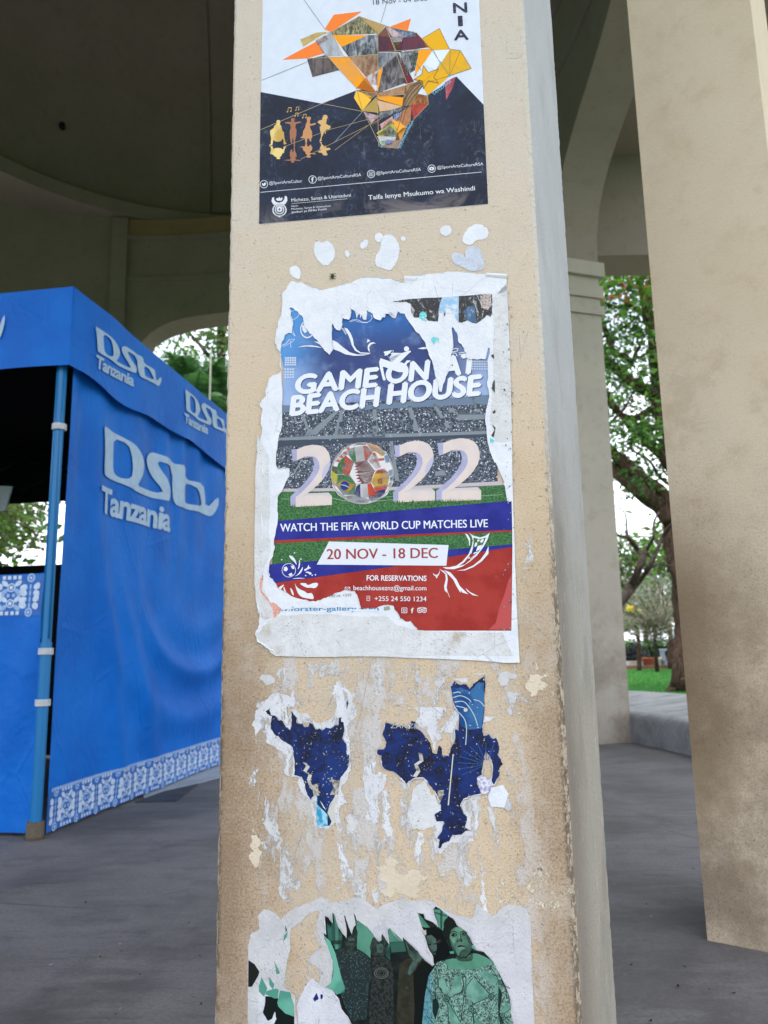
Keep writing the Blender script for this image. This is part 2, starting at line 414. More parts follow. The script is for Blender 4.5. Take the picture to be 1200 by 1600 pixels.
# ---------------------------------------------------------------- ground, floor, path
def disc_mesh(name, c, r0, r1, z0, z1, m, n=96, a0=0, a1=2 * PI, parent=None, mtop=None):
    mb = MB(); vs = []
    for i in range(n + 1):
        a = a0 + (a1 - a0) * i / n; ca, sa = math.cos(a), math.sin(a)
        vs += [(c.x + ca * r0, c.y + sa * r0, z0), (c.x + ca * r1, c.y + sa * r1, z0), (c.x + ca * r1, c.y + sa * r1, z1), (c.x + ca * r0, c.y + sa * r0, z1)]
    fs = []
    for i in range(n):
        for k in range(4):
            if r0 == 0 and k == 3: continue
            fs.append((4 * i + k, 4 * i + (k + 1) % 4, 4 * i + 4 + (k + 1) % 4, 4 * i + 4 + k))
    if abs(a1 - a0) < 2 * PI - .01: fs += [(0, 3, 2, 1), (4 * n, 4 * n + 1, 4 * n + 2, 4 * n + 3)]
    mb.add(vs, fs, m); return mb.build(name, parent)
GZ = -.45
mb = MB(); g = [-1500, -300, -80, -40, -20, -10, 0, 10, 20, 30, 40, 60, 100, 300, 1500]
vs = [(x, y, GZ) for y in g for x in g]; n = len(g)
mb.add(vs, [(j * n + i, j * n + i + 1, (j + 1) * n + i + 1, (j + 1) * n + i) for j in range(n - 1) for i in range(n - 1)], M_LAWN)
tag(mb.build('lawn_ground'), kind='structure')
fl = MB(); n = 72
vs = []; fs = []
RR = [0, 1.5, 3, 4.5, 6.35]
for r in RR:
    for i in range(n): a = 2 * PI * i / n; vs.append((CC.x + r * math.cos(a), CC.y + r * math.sin(a), 0))
for k in range(len(RR) - 1):
    for i in range(n): fs.append((k * n + i, (k + 1) * n + i, (k + 1) * n + (i + 1) % n, k * n + (i + 1) % n))
for r, z in ((6.38, -.03), (6.38, GZ - .05)):
    b = len(vs)
    for i in range(n): a = 2 * PI * i / n; vs.append((CC.x + r * math.cos(a), CC.y + r * math.sin(a), z))
    for i in range(n): fs.append((b - n + i, b + i, b + (i + 1) % n, b - n + (i + 1) % n))
fl.add(vs, fs, M_FLOOR)
tag(fl.build('concrete_floor'), kind='structure')
# paving round the platform, widened unseen to bounce neutral light; then the far path
o = disc_mesh('paved_bounce_ring', CC, 6.37, 13.0, GZ - .05, GZ + .02, concrete('walk_paving', (.24, .22, .20), (.30, .28, .25), (.2, .19, .17)), 96); tag(o, kind='structure')
mb = MB(); mb.box((20, 51.5, GZ + .03), (80, 3.2, .06), M_PALE); tag(mb.build('far_path'), kind='structure')
mb = MB(); mb.box((20, 49.6, GZ + .07), (80, .35, .30), concrete('brick_kerb', (.20, .09, .06), (.24, .12, .08), (.16, .08, .06))); tag(mb.build('far_kerb'), kind='structure')
# pale worn slab and dark patch showing beside the tent's hem
a = [on_z(225, 1247, .004), on_z(352, 1212, .004), on_z(420, 1190, .004), on_z(420, 1150, .004), on_z(215, 1200, .004)]
mb = MB(); mb.prism([(p.x, p.y) for p in a], .0, .006, M_PALE); tag(mb.build('pale_floor_patch'), kind='structure')
a = [on_z(212, 1252, .01), on_z(275, 1250, .01), on_z(310, 1224, .01), on_z(256, 1236, .01)]
mb = MB(); mb.prism([(p.x, p.y) for p in a], .0, .009, concrete('dark_concrete', (.05, .06, .08), (.07, .075, .1), (.06, .06, .07))); tag(mb.build('dark_floor_patch'), kind='structure')

# ---------------------------------------------------------------- the bandstand
bs = empty('bandstand', (CC.x, CC.y, 0))
tag(bs, 'round cream plastered bandstand with arches, dark dome and poster-covered front pillar', 'bandstand')
IM = Matrix.Translation(-CC)
def part(mb, name, label=None, parent=bs):
    o = mb.build(name, None)
    o.parent = parent
    if parent is bs: o.matrix_parent_inverse = IM
    if label: o['label'] = label
    return o
# near pillar, in the frame of its poster face
ph = math.radians(22); dW = Vector((math.sin(ph), math.cos(ph), 0)); dl = (dW.dot(U), dW.dot(NB))
XC = XR + .405 * dl[0]; YC = .405 * dl[1]
base = [(XL, 0), (XR, 0), (XC, YC), (XC - .06, YC + .20), (XL + .02, YC + .18)]
def pillar_mesh():
    mb = MB(); prof = []; mats = []
    n = len(base); bev = [.005, .006, .007, .01, .01]
    for i, p in enumerate(base):
        a = base[i - 1]; c = base[(i + 1) % n]; b = bev[i]
        for q, w_ in ((a, b + .012), (a, b), (c, b), (c, b + .012)):
            L = math.hypot(q[0] - p[0], q[1] - p[1]); prof.append((p[0] + (q[0] - p[0]) * w_ / L, p[1] + (q[1] - p[1]) * w_ / L, i))
    z0 = -FO.z; zs = [z0 + .006 * k for k in range(int(2.3 / .006))] + [z0 + 2.3 + .05 * k for k in range(1, 55)]
    zs.append(5.2)
    vs = []; m = len(prof)
    for z in zs:
        for k, (x, y, i) in enumerate(prof):
            q = Vector((x * 3, y * 3, z)); j = mnoise.noise(Vector((i * 7.3 + k * .6, 0, z * 55))) * .0022 + mnoise.noise(Vector((i * 3.1, 4, z * 16))) * .0022
            cx, cy = (XL + XR) / 2, .25; d = Vector((x - cx, y - cy)).normalized()
            jj = abs(j) * (1.0 if i in (0, 1, 2) and k % 4 in (1, 2) else 0)
            # never move the flat of the poster face out of plane
            dx = -d.x * jj; dy = 0 if (i in (0, 1) and y < .001) else -d.y * jj
            vs.append((x + dx, y + dy, z))
    face_of = []
    for k in range(m):
        i = prof[k][2]
        own = [M_FACE, M_GREY, M_GREY, M_GREY, M_GREY]
        face_of.append(own[i - 1] if k % 4 == 0 else (M_CHIP if i < 3 else M_GREY) if k % 4 == 1 else own[i])
    for k in range(m):
        fs = [(r * m + k, r * m + (k + 1) % m, (r + 1) * m + (k + 1) % m, (r + 1) * m + k) for r in range(len(zs) - 1)]
        kk = mb.slot(face_of[k])
        for f in fs: mb.f.append(f); mb.mi.append(kk); mb.sm.append(False)
    mb.v = vs
    mb.f.append(tuple(range((len(zs) - 1) * m, len(zs) * m))); mb.mi.append(mb.slot(M_WALL)); mb.sm.append(False)
    return mb
o = pillar_mesh().build('pillar'); o.matrix_world = FM
o.parent = bs; o.matrix_parent_inverse = IM
o['label'] = 'nearest pillar, peach face covered with torn posters and a grey side'

def pol(r, deg): a = math.radians(deg); return Vector((CC.x + r * math.cos(a), CC.y + r * math.sin(a), 0))
RI, RO = 5.55, 6.05; SPR, APX, TOP = 4.95, 6.42, 8.0
angs = [-39.0, 17.6, 56, 97.6, 139, 184, 229, 274]
# right pier: its visible face runs radially from A to B
A1 = on_z(1103, 1469); A1.z = 0
rad = (A1 - CC).normalized(); tan_ = Vector((-rad.y, rad.x, 0))
def pier(r0, r1, ang, hw, m=M_PIER, cap=True, flip=0):
    rd = Vector((math.cos(math.radians(ang)), math.sin(math.radians(ang)), 0)); tg = Vector((-rd.y, rd.x, 0))
    def ring(e, z0, z1, mt, mb):
        q = [CC + rd * (r0 - e) - tg * (hw + e), CC + rd * (r1 + e) - tg * (hw + e), CC + rd * (r1 + e) + tg * (hw + e), CC + rd * (r0 - e) + tg * (hw + e)]
        mb.prism([(p.x, p.y) for p in q], z0, z1, mt)
    mb = MB(); ring(0, -.02, SPR - .02, m, mb); p = part(mb, 'pillar')
    if cap:
        for z0, z1, e in ((4.37, 4.47, .03), (4.56, 4.70, .03), (4.80, 4.96, .05)):
            c = MB(); ring(e, z0, z1, M_PIER if m is M_PIER else m, c); q = part(c, 'capital_moulding', parent=p)
    return p
hw = .22
a1 = math.degrees(math.atan2(rad.y, rad.x)); r1_ = (A1 - CC).length
# the near-right pier: face on its clockwise side, so centre it hw further round
off = math.degrees(math.asin(hw / r1_))
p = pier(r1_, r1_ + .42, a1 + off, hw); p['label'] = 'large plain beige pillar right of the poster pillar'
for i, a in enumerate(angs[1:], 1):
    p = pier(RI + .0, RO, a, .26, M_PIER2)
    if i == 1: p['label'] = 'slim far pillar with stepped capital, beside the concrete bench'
angs[0] = a1 + off
# arched bays between the piers
def bay(a0, a1_, m=M_WALL, hwd=.26, frieze=True, ex=2.5, apx=APX):
    n = 20
    def P(r, ang, z): q = pol(r, ang); return (q.x, q.y, z)
    mg = math.degrees(hwd / 5.7); s0, s1 = a0 + mg, a1_ - mg
    mb = MB(); vs = []; fs = []
    N = n + 1; xs = [-1 + 2 * i / n for i in range(N)]
    xs = [math.copysign(abs(math.sin(x * PI / 2)) ** .8, x) for x in xs]
    for k, x in enumerate(xs):
        ang = (s0 + s1) / 2 + x * (s1 - s0) / 2
        z = SPR + (apx - SPR) * (max(0, 1 - abs(x) ** ex)) ** (1 / ex)
        vs += [P(RI, ang, z), P(RO, ang, z), P(RO, ang, TOP), P(RI, ang, TOP)]
    for i in range(n):
        b = 4 * i
        fs += [(b, b + 4, b + 5, b + 1), (b + 1, b + 5, b + 6, b + 2), (b + 3, b + 2, b + 6, b + 7), (b, b + 3, b + 7, b + 4)]
    mb.add(vs, fs, m)
    for q0, q1 in ((a0, s0), (s1, a1_)):
        v = [P(RI, q0, SPR), P(RO, q0, SPR), P(RO, q1, SPR), P(RI, q1, SPR), P(RI, q0, TOP), P(RO, q0, TOP), P(RO, q1, TOP), P(RI, q1, TOP)]
        mb.add(v, [(0, 1, 2, 3), (4, 7, 6, 5), (0, 4, 5, 1), (2, 6, 7, 3), (0, 3, 7, 4), (1, 5, 6, 2)], m)
    w_ = part(mb, 'arch_wall')
    # mouldings on the inside: brown frieze between two fillets, and a groove line lower down
    for z0, z1, dr, mm, nm in () if not frieze else ((7.66, 7.97, .05, M_BROWN, 'frieze'), (7.61, 7.66, .09, M_WALL, 'fillet'), (6.90, 6.97, .035, M_WALL, 'string_course')):
        mb = MB(); vs = []; fs = []; n2 = 12
        for i in range(n2 + 1):
            ang = a0 + .9 + (a1_ - a0 - 1.8) * i / n2
            vs += [P(RI - dr, ang, z0), P(RI - .002, ang, z0), P(RI - .002, ang, z1), P(RI - dr, ang, z1)]
        for i in range(n2):
            b = 4 * i; fs += [(b, b + 4, b + 5, b + 1), (b + 3, b + 2, b + 6, b + 7), (b, b + 3, b + 7, b + 4)]
        mb.add(vs, fs, mm); part(mb, nm, parent=w_)
    # pilaster in the corner
for i in range(8):
    a0 = angs[i]; a1_ = angs[(i + 1) % 8]
    if a1_ < a0: a1_ += 360
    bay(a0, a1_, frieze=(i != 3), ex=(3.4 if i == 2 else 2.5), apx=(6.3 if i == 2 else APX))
for a in angs[1:]:
    rd = Vector((math.cos(math.radians(a)), math.sin(math.radians(a)), 0)); tg = Vector((-rd.y, rd.x, 0)); mb = MB()
    q = [CC + rd * (RI - .10) - tg * .12, CC + rd * (RI - .001) - tg * .14, CC + rd * (RI - .001) + tg * .14, CC + rd * (RI - .10) + tg * .12]
    mb.prism([(p.x, p.y) for p in q], SPR + .06, 7.96, M_WALL); part(mb, 'corner_pilaster')
# ceiling, ring beam, dome, dome ribs
DC = Vector((-2.2, 7.7, 0)); DR = 4.25; DH = 3.1; DZ = TOP + .24
mb = MB(); n = 96; vs = []
for i in range(n):
    a = 2 * PI * i / n; c_, s_ = math.cos(a), math.sin(a)
    vs += [(CC.x + RO * c_, CC.y + RO * s_, TOP), (DC.x + DR * c_, DC.y + DR * s_, TOP), (DC.x + DR * c_, DC.y + DR * s_, DZ), (CC.x + RO * c_, CC.y + RO * s_, DZ + .3)]
fs = []
for i in range(n):
    b, d = 4 * i, 4 * ((i + 1) % n)
    fs += [(b, b + 1, d + 1, d), (b + 1, b + 2, d + 2, d + 1), (b + 2, b + 3, d + 3, d + 2), (b + 3, b, d, d + 3)]
mb.add(vs, fs, M_WALL); part(mb, 'ceiling_ring')
mb = MB(); n = 64; mr = 14; vs = []; fs = []
def dome_pt(a, t, k=1.0): return Vector((DC.x + (DR + .12) * k * math.cos(t) * math.cos(a), DC.y + (DR + .12) * k * math.cos(t) * math.sin(a), DZ + DH * k * math.sin(t)))
for j in range(mr + 1):
    for i in range(n): vs.append(tuple(dome_pt(2 * PI * i / n, PI / 2 * j / mr)))
for j in range(mr):
    for i in range(n): fs.append((j * n + i, j * n + (i + 1) % n, (j + 1) * n + (i + 1) % n, (j + 1) * n + i))
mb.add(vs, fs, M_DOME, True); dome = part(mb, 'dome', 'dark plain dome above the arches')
for k in range(4):
    a = math.radians(99.5 + 90 * k); tg = Vector((-math.sin(a), math.cos(a), 0)) * .04
    mb = MB(); vs = []; fs = []
    for j in range(19):
        t = PI / 2 * j / 18 * .97; p0 = dome_pt(a, t, .998); p1 = dome_pt(a, t, .988); vs += [p0 - tg, p1 - tg, p1 + tg, p0 + tg]
    for j in range(18):
        b = 4 * j; fs += [(b, b + 1, b + 5, b + 4), (b + 1, b + 2, b + 6, b + 5), (b + 2, b + 3, b + 7, b + 6)]
    mb.add(vs, fs, M_DOME); part(mb, 'rib', parent=dome)
d_ = ray(97, 195); lo_, hi_ = 2.0, 16.0
def ins_(s_): p = CP + d_ * (s_ / d_.y); return ((p.x - DC.x) / DR) ** 2 + ((p.y - DC.y) / DR) ** 2 + ((p.z - DZ) / DH) ** 2 < 1
hi_ = max([q * .05 for q in range(40, 320) if ins_(q * .05)] or [9.0]); c = CP + d_ * ((hi_ - .03) / d_.y)
mb = MB(); mb.tube([tuple(c), tuple(c + Vector((.03, -.05, -.08)))], .05, flat('15120f')); part(mb, 'hook', parent=dome)
# projecting eave slab with its edge band
o = disc_mesh('eave', CC, 6.052, 7.45, 6.55, 6.72, M_WALL, 60, math.radians(-110), math.radians(48)); o.parent = bs; o.matrix_parent_inverse = IM
o = disc_mesh('eave_edge', CC, 7.3, 7.48, 6.30, 6.90, M_PIER2, 40, math.radians(-110), math.radians(-22)); o.parent = bs; o.matrix_parent_inverse = IM
mb = MB(); zb_ = at(960, 399, 8.1).z; mb.box((4.4, 8.35, (zb_ + 6.55) / 2), (4.1, .5, 6.55 - zb_ - .004), M_WALL); part(mb, 'porch_beam')
mb = MB(); mb.box((6.3, 8.35, (GZ + zb_) / 2), (.4, .42, zb_ - GZ - .004), M_PIER2); part(mb, 'pillar')
# curved concrete bench round the rim
def bench(a0, a1, n=40):
    prof = [(6.05, -.02), (6.05, .22), (6.065, .262), (6.10, .285), (6.16, .292), (6.9, .40), (7.05, .405), (7.14, .37), (7.16, .30), (7.16, GZ)]
    mb = MB(); vs = []; fs = []; m = len(prof)
    for i in range(n + 1):
        a = math.radians(a0 + (a1 - a0) * i / n)
        for r, z in prof:
            j = mnoise.noise(Vector((i * .8, r * 3, z * 3))) * .008
            vs.append((CC.x + (r + j) * math.cos(a), CC.y + (r + j) * math.sin(a), z + j * .6))
    for i in range(n):
        for k in range(m - 1): fs.append((i * m + k, i * m + k + 1, (i + 1) * m + k + 1, (i + 1) * m + k))
    fs += [tuple(range(m)), tuple(range(n * m, n * m + m))[::-1]]
    mb.add(vs, fs, M_BENCH, True); return mb
for a0, a1 in ((-14, 50), (58, 90), (99, 134), (144, 180)):
    o = part(bench(a0, a1), 'bench')
    if a0 == -14: o['label'] = 'curved grey concrete bench between the right pillars'
# ================================================================== BLUE TENT
C0 = on_z(54, 1311); C0.z = 0
ta = math.radians(8.9); E1 = Vector((math.sin(ta), math.cos(ta), 0)); E2 = Vector((-math.cos(ta), math.sin(ta), 0))
TL = 3.0
def face_h(px, py, o=C0, n=E2): return on_plane(px, py, o, n)
HV = face_h(90, 573).z; HT = face_h(97, 450).z
tent = empty('market_tent', tuple(C0)); TIM = Matrix.Translation(-C0)
tag(tent, 'blue pop-up tent with printed side walls standing under the bandstand', 'tent')
def tpart(mb, name, parent=None, label=None):
    o = mb.build(name); o.parent = parent or tent
    if parent is None: o.matrix_parent_inverse = TIM
    if label: o['label'] = label
    return o
def cloth(name, c, c2):
    t = NT(name, .5, .18); col = t.mix(t.step(t.noise(2.2, 4), .35, .65), c, c2); t.color(col)
    cr = t.step(t.vor(2.3, t.mapv((1, 1, .6)), 'Distance', 'DISTANCE_TO_EDGE'), .03, 0)
    t.bump(t.math('ADD', t.math('ADD', t.mul(t.noise(3.5, 4, .5, dist=.5), 5), t.noise(28, 3)), t.mul(cr, .5)), .006, .6); return t.m
M_BLUE = cloth('blue_cloth', (.003, .125, .55), (.005, .165, .66))
M_BLUE2 = cloth('blue_valance', (.004, .125, .57), (.006, .16, .66))
M_NAVY_SHADE = flat('05070f', .8, '03040a'); M_POLE = NT('blue_pole', .35, .5).color((.010, .18, .46)).m  # navy taken near black: shade inside the tent put into the colour
M_LOGO = flat('b4cbe4', .5, 'a6c0e0', 20); M_VEL = flat('c9ccd2', .8)
def gs(x, c, wd): return math.exp(-((x - c) / wd) ** 2)
def fold(s, z):
    """outward bulge of the side wall at distance s from the front pole and height z"""
    top = max(0, min(1, (z - 1.1) / 1.0))
    f = .022 * top * math.sin(s * 17 + 1.5 * math.sin(s * 4)) * (0.5 + .5 * top)
    f += .042 * gs(s + .28 * (z - 1.2), .55, .09) * gs(z, 1.0, .9)
    f += .045 * gs(s + .5 * (z - .9), .95, .11) * gs(z, .8, .6)
    # the swag hanging from the upper corners
    r = math.hypot((s - 1.95) * .75, z - 1.55)
    f += .044 * gs(r, .78, .08) * max(0, min(1, (1.75 - z))) + .030 * gs(r, 1.12, .10) * max(0, min(1, (1.35 - z)))
    f += .03 * gs(r, .45, .12) * max(0, min(1, 1.7 - z))
    f += .012 * mnoise.noise(Vector((s * 2.2, z * 1.3, 3.0))) - .02
    return f * (1.15 - .55 * max(0, min(1, (z - 1.25) / .45))) * min(1, s / .12)
OFFN = -E2                        # outward, to the viewer's right
def side_pt(s, z, off=0.0):
    p = C0 + E1 * s + OFFN * (fold(s, z) + off + .035); p.z = z; return tuple(p)
HEM = .015
mb = MB(); ns, nz = 110, 90; vs = []; S0, S1 = .05, 2.95
HW = HV + .05
for j in range(nz + 1):
    for i in range(ns + 1): vs.append(side_pt(S0 + (S1 - S0) * i / ns, HEM + (HW - HEM) * j / nz))
q = [(j * (ns + 1) + i, j * (ns + 1) + i + 1, (j + 1) * (ns + 1) + i + 1, (j + 1) * (ns + 1) + i) for j in range(nz) for i in range(ns)]
mb.add(vs, q, M_BLUE, True); wall = tpart(mb, 'side_wall', label='long blue side wall with large white lettering')
def sz_side(px, py):
    p = face_h(px, py, C0 + OFFN * .035, E2) - C0; return p.dot(E1), p.z
class ClothArt(Art):
    def __init__(s, to_sz, to_pt): super().__init__(); s.a = to_sz; s.b = to_pt; s.sp = None
    def tris(s, P, tr, m, l):
        SZ = [s.a(x, y) for x, y in P]; T = [tuple(t) for t in tr]; out = []
        def sub(a, b, c, d):
            e = [math.dist(a, b), math.dist(b, c), math.dist(c, a)]; k = e.index(max(e))
            if e[k] < .03 or d > 11: out.append((a, b, c)); return
            if k == 0: mm = ((a[0] + b[0]) / 2, (a[1] + b[1]) / 2); sub(a, mm, c, d + 1); sub(mm, b, c, d + 1)
            elif k == 1: mm = ((b[0] + c[0]) / 2, (b[1] + c[1]) / 2); sub(a, b, mm, d + 1); sub(a, mm, c, d + 1)
            else: mm = ((a[0] + c[0]) / 2, (a[1] + c[1]) / 2); sub(a, b, mm, d + 1); sub(mm, b, c, d + 1)
        for t in T: sub(SZ[t[0]], SZ[t[1]], SZ[t[2]], 0)
        vs = [s.b(p[0], p[1], .007 + .0012 * l) for t in out for p in t]
        s.add(vs, [(3 * i, 3 * i + 1, 3 * i + 2) for i in range(len(out))], m, True)
# logo letters traced in an enlarged detail
def logo(A, mp):
    D = "170,138 200,150 390,262 450,320 500,400 520,470 510,540 480,600 450,650 520,672 680,720 650,640 600,560 560,490 545,430 555,395 580,372 610,362 640,372 770,438 790,460 875,480 878,590 1035,640 1052,680 1060,850 1140,735 1146,800 1120,870 1095,908 1070,905 1035,885 900,850 820,830 790,800 778,730 778,500 660,440 645,450 650,480 680,550 730,630 755,660 760,720 745,770 720,782 560,740 450,705 400,660 180,565 168,540 180,300"
    H1 = "275,240 380,290 405,380 415,500 405,585 340,590 290,560 268,520 270,380"
    H2 = "876,620 950,650 990,720 1030,830 890,800 874,775"
    A.poly([mp(x, y) for x, y in smooth(pts(D), 1)], M_LOGO, 2, [[mp(x, y) for x, y in smooth(pts(H1), 1)], [mp(x, y) for x, y in smooth(pts(H2), 1)]])
def word(A, mp, txt, a, b, cap, l=2):
    vs, fs = glyphs(txt, .03, .12, .92); x0 = min(v[0] for v in vs); x1 = max(v[0] for v in vs)
    P = []
    for x, y in vs:
        f = (x - x0) / (x1 - x0); P.append(mp(a[0] + (b[0] - a[0]) * f, a[1] + (b[1] - a[1]) * f - y / CAPH * cap * (1 - .12 * f)))
    A.tris(P, fs, M_LOGO, l)
k = 220 / 1200
A = ClothArt(sz_side, side_pt)
big = lambda x, y: (130 + x * k, 640 + y * k)
logo(A, big); tpart(A, 'logo', wall); A = ClothArt(sz_side, side_pt); word(A, big, 'Tanzania', (135, 868), (752, 1040), 215)
tpart(A, 'lettering', wall)
# printed border along the hem, and the same print along the top of the half wall
M_BD = flat('2f6fc4', .5, '2562b8', 15); M_W1 = flat('cfe0f6', .5); M_W2 = flat('9cbdec', .5)
def border(pt, s0, s1, z0, z1, edge, parent):
    mb = MB(); H = z1 - z0
    def tri(poly, m, l):
        c = (sum(p[0] for p in poly) / len(poly), sum(p[1] for p in poly) / len(poly)); n = len(poly)
        mb.add([pt(*c, .004 + l * .001)] + [pt(p[0], p[1], .004 + l * .001) for p in poly], [(0, 1 + i, 1 + (i + 1) % n) for i in range(n)], m)
    n = int((s1 - s0) / .04)
    for i in range(n):
        a, b = s0 + (s1 - s0) * i / n, s0 + (s1 - s0) * (i + 1) / n
        for j in range(4):
            c, d = z0 + H * .96 * j / 4, z0 + H * .96 * (j + 1) / 4
            mb.add([pt(a, c, .003), pt(b, c, .003), pt(b, d, .003), pt(a, d, .003)], [(0, 1, 2, 3)], M_BD)
    def blob(cx, cz, rx, rz, rot=0, n=7, m=M_W1, l=1, pinch=0):
        P = []
        for q in range(n):
            t = 2 * PI * q / n; r = 1 - pinch * (.5 + .5 * math.cos(t)) ** 2
            x, z = rx * math.cos(t) * r, rz * math.sin(t) * (1 - pinch * .6 * (math.cos(t) < 0) * 0)
            if pinch: z *= (1.15 - .75 * (.5 + .5 * math.cos(t)))
            P.append((cx + x * math.cos(rot) - z * math.sin(rot), cz + x * math.sin(rot) + z * math.cos(rot)))
        tri(P, m, l)
    s = s0 + .03; u = H / 6.6; t_i = 0; W = H * 1.02
    while s < s1 - .05:
        # column A: figure column with four heart-like stones
        cx = s + W * .25
        for zz in (.26, .42, .58, .74):
            for sg in (-1, 1): blob(cx + sg * W * .15, z0 + H * zz * .92, u * .95, u * .66, PI * (.12 if zz in (.26, .58) else -.12) + (PI if sg > 0 else 0), 8, M_W1, 1, .55)
            blob(cx, z0 + H * zz * .92, u * .22, u * .5, 0, 6, M_W2)
        for r, mm, l in ((u * .75, M_W2, 1), (u * .4, M_BD, 2), (u * .22, M_W1, 3)):
            blob(cx, z0 + H * .08, r, r, 0, 9, mm, l); blob(cx, z0 + H * .90, r, r, 0, 9, mm, l)
        # column B: rings and petals
        cx = s + W * .75
        for zz in (.30, .68):
            for r, mm, l in ((u * .72, M_W1, 1), (u * .52, M_BD, 2), (u * .34, M_W1, 3)): blob(cx, z0 + H * zz, r, r, 0, 10, mm, l)
            for sg in (-1, 1):
                blob(cx + sg * W * .17, z0 + H * (zz + .1), u * .7, u * .4, sg * .6, 7, M_W1); blob(cx + sg * W * .17, z0 + H * (zz - .1), u * .7, u * .4, -sg * .6, 7, M_W2)
        for q in (-.2, -.07, .07, .2):
            blob(cx + q * W, z0 + H * .92, u * .42, u * .42, PI / 4, 4, M_W1); blob(cx + q * W, z0 + H * .07, u * .40, u * .40, PI / 4, 4, M_W1)
            blob(cx + q * W, z0 + H * .49, u * .36, u * .36, 0, 5, M_W2)
        for q in range(8):                        # scalloped upper edge
            if edge: blob(s + W * (q + .5) / 8, z1 - H * .02, W / 15, u * .34, 0, 7, M_W2)
        s += W; t_i += 1
    o = tpart(mb, 'printed_border', parent); o['kind'] = 'stuff'; return o
border(side_pt, S0, S1, HEM, .225, True, wall)
# valance and roof
ROOF = HT
def val_side(s, z, off=0.0):
    p = C0 + E1 * s + OFFN * (.075 + .012 * math.sin(s * 9 + 1) * (HT - z) / (HT - HV) + off + .015 * gs(s, .35, .2)); p.z = z; return tuple(p)
def val_front(s, z, off=0.0):
    p = C0 + E2 * s - E1 * (.06 + .012 * math.sin(s * 7) * (HT - z) / (HT - HV) + off); p.z = z; return tuple(p)
def grid(f, s0, s1, z0f, z1, ns, nz, m, both=True):
    mb = MB(); vs = []
    for j in range(nz + 1):
        for i in range(ns + 1):
            s = s0 + (s1 - s0) * i / ns; z0 = z0f(s) if callable(z0f) else z0f
            vs.append(f(s, z0 + (z1 - z0) * j / nz))
    mb.add(vs, [(j * (ns + 1) + i, j * (ns + 1) + i + 1, (j + 1) * (ns + 1) + i + 1, (j + 1) * (ns + 1) + i) for j in range(nz) for i in range(ns)], m, True); return mb
hemv = lambda s: HV - .02 * math.sin(s * 3.1) + .012 * math.sin(s * 8)
vr = tpart(grid(val_side, -.066, TL + .06, hemv, HT, 60, 6, M_BLUE2), 'valance', label='valance above the lettered side wall')
vf = tpart(grid(val_front, -.079, TL + .06, lambda s: HV + .005, HT, 40, 6, M_BLUE2), 'valance', label='front valance over the tent opening')
tpart(grid(lambda s, z: tuple(C0 + E2 * s + E1 * (TL + .06) + Vector((0, 0, z))), -.06, TL + .06, HV - .08, HT, 20, 3, M_NAVY_SHADE), 'valance')  # back valance, its shade put into the colour
tpart(grid(lambda s, z: tuple(C0 + E2 * (TL + .06) + E1 * s + Vector((0, 0, z))), -.06, TL + .06, HV, HT, 20, 3, M_BLUE2), 'valance')
A = ClothArt(lambda x, y: ((face_h(x, y, C0 + OFFN * .08, E2) - C0).dot(E1), face_h(x, y, C0 + OFFN * .08, E2).z), val_side)
def fit_logo(x0, y0, x1, y1, x2, y2):
    # three anchors of the big logo: (170,138) (1146,735) (168,540)
    a = Vector((170, 138)); b = Vector((1146, 735)); c = Vector((168, 540))
    M = Matrix(((b.x - a.x, c.x - a.x), (b.y - a.y, c.y - a.y))).inverted()
    def f(x, y):
        q = M @ Vector((x - a.x, y - a.y)); return (x0 + (x1 - x0) * q.x + (x2 - x0) * q.y, y0 + (y1 - y0) * q.x + (y2 - y0) * q.y)
    return f
f1 = fit_logo(146, 510, 252, 588, 149, 548); logo(A, f1); VA = A; tpart(A, 'logo', vr); mkA = lambda: ClothArt(VA.a, VA.b); A = mkA()
word(A, lambda x, y: (x, y), 'Tanzania', (147, 574), (207, 604), 19); tpart(A, 'lettering', vr); A = mkA()
f2 = fit_logo(288, 608, 356, 664, 289, 640); logo(A, f2); tpart(A, 'logo', vr); A = mkA()
word(A, lambda x, y: (x, y), 'Tanzania', (286, 660), (325, 678), 14)
tpart(A, 'lettering', vr)
# front valance: the last stroke of its lettering shows at the left edge of the picture
A = ClothArt(lambda x, y: ((on_plane(x, y, C0 - E1 * .065, E1) - C0).dot(E2), on_plane(x, y, C0 - E1 * .065, E1).z), val_front)
fl_ = fit_logo(-140, 483, 9, 489, -138, 560); logo(A, fl_)
tpart(A, 'lettering', vf)
# roof, and under it a near-black sheet holding the inside's shade
PK = C0 + E1 * TL / 2 + E2 * TL / 2 + Vector((0, 0, HT + .42))
cs = [C0 + E2 * a + E1 * b + Vector((0, 0, HT - .003)) for a, b in ((-.055, -.055), (TL + .055, -.055), (TL + .055, TL + .055), (-.055, TL + .055))]
mb = MB(); mb.add(cs + [PK], [(0, 1, 4), (1, 2, 4), (2, 3, 4), (3, 0, 4)], M_BLUE2)
tpart(mb, 'roof')
mb = MB(); lo = [c - Vector((0, 0, .03)) for c in cs] + [PK - Vector((0, 0, .03))]; mb.add(lo, [(0, 4, 1), (1, 4, 2), (2, 4, 3), (3, 4, 0)], M_NAVY_SHADE); tpart(mb, 'roof_shade_sheet')
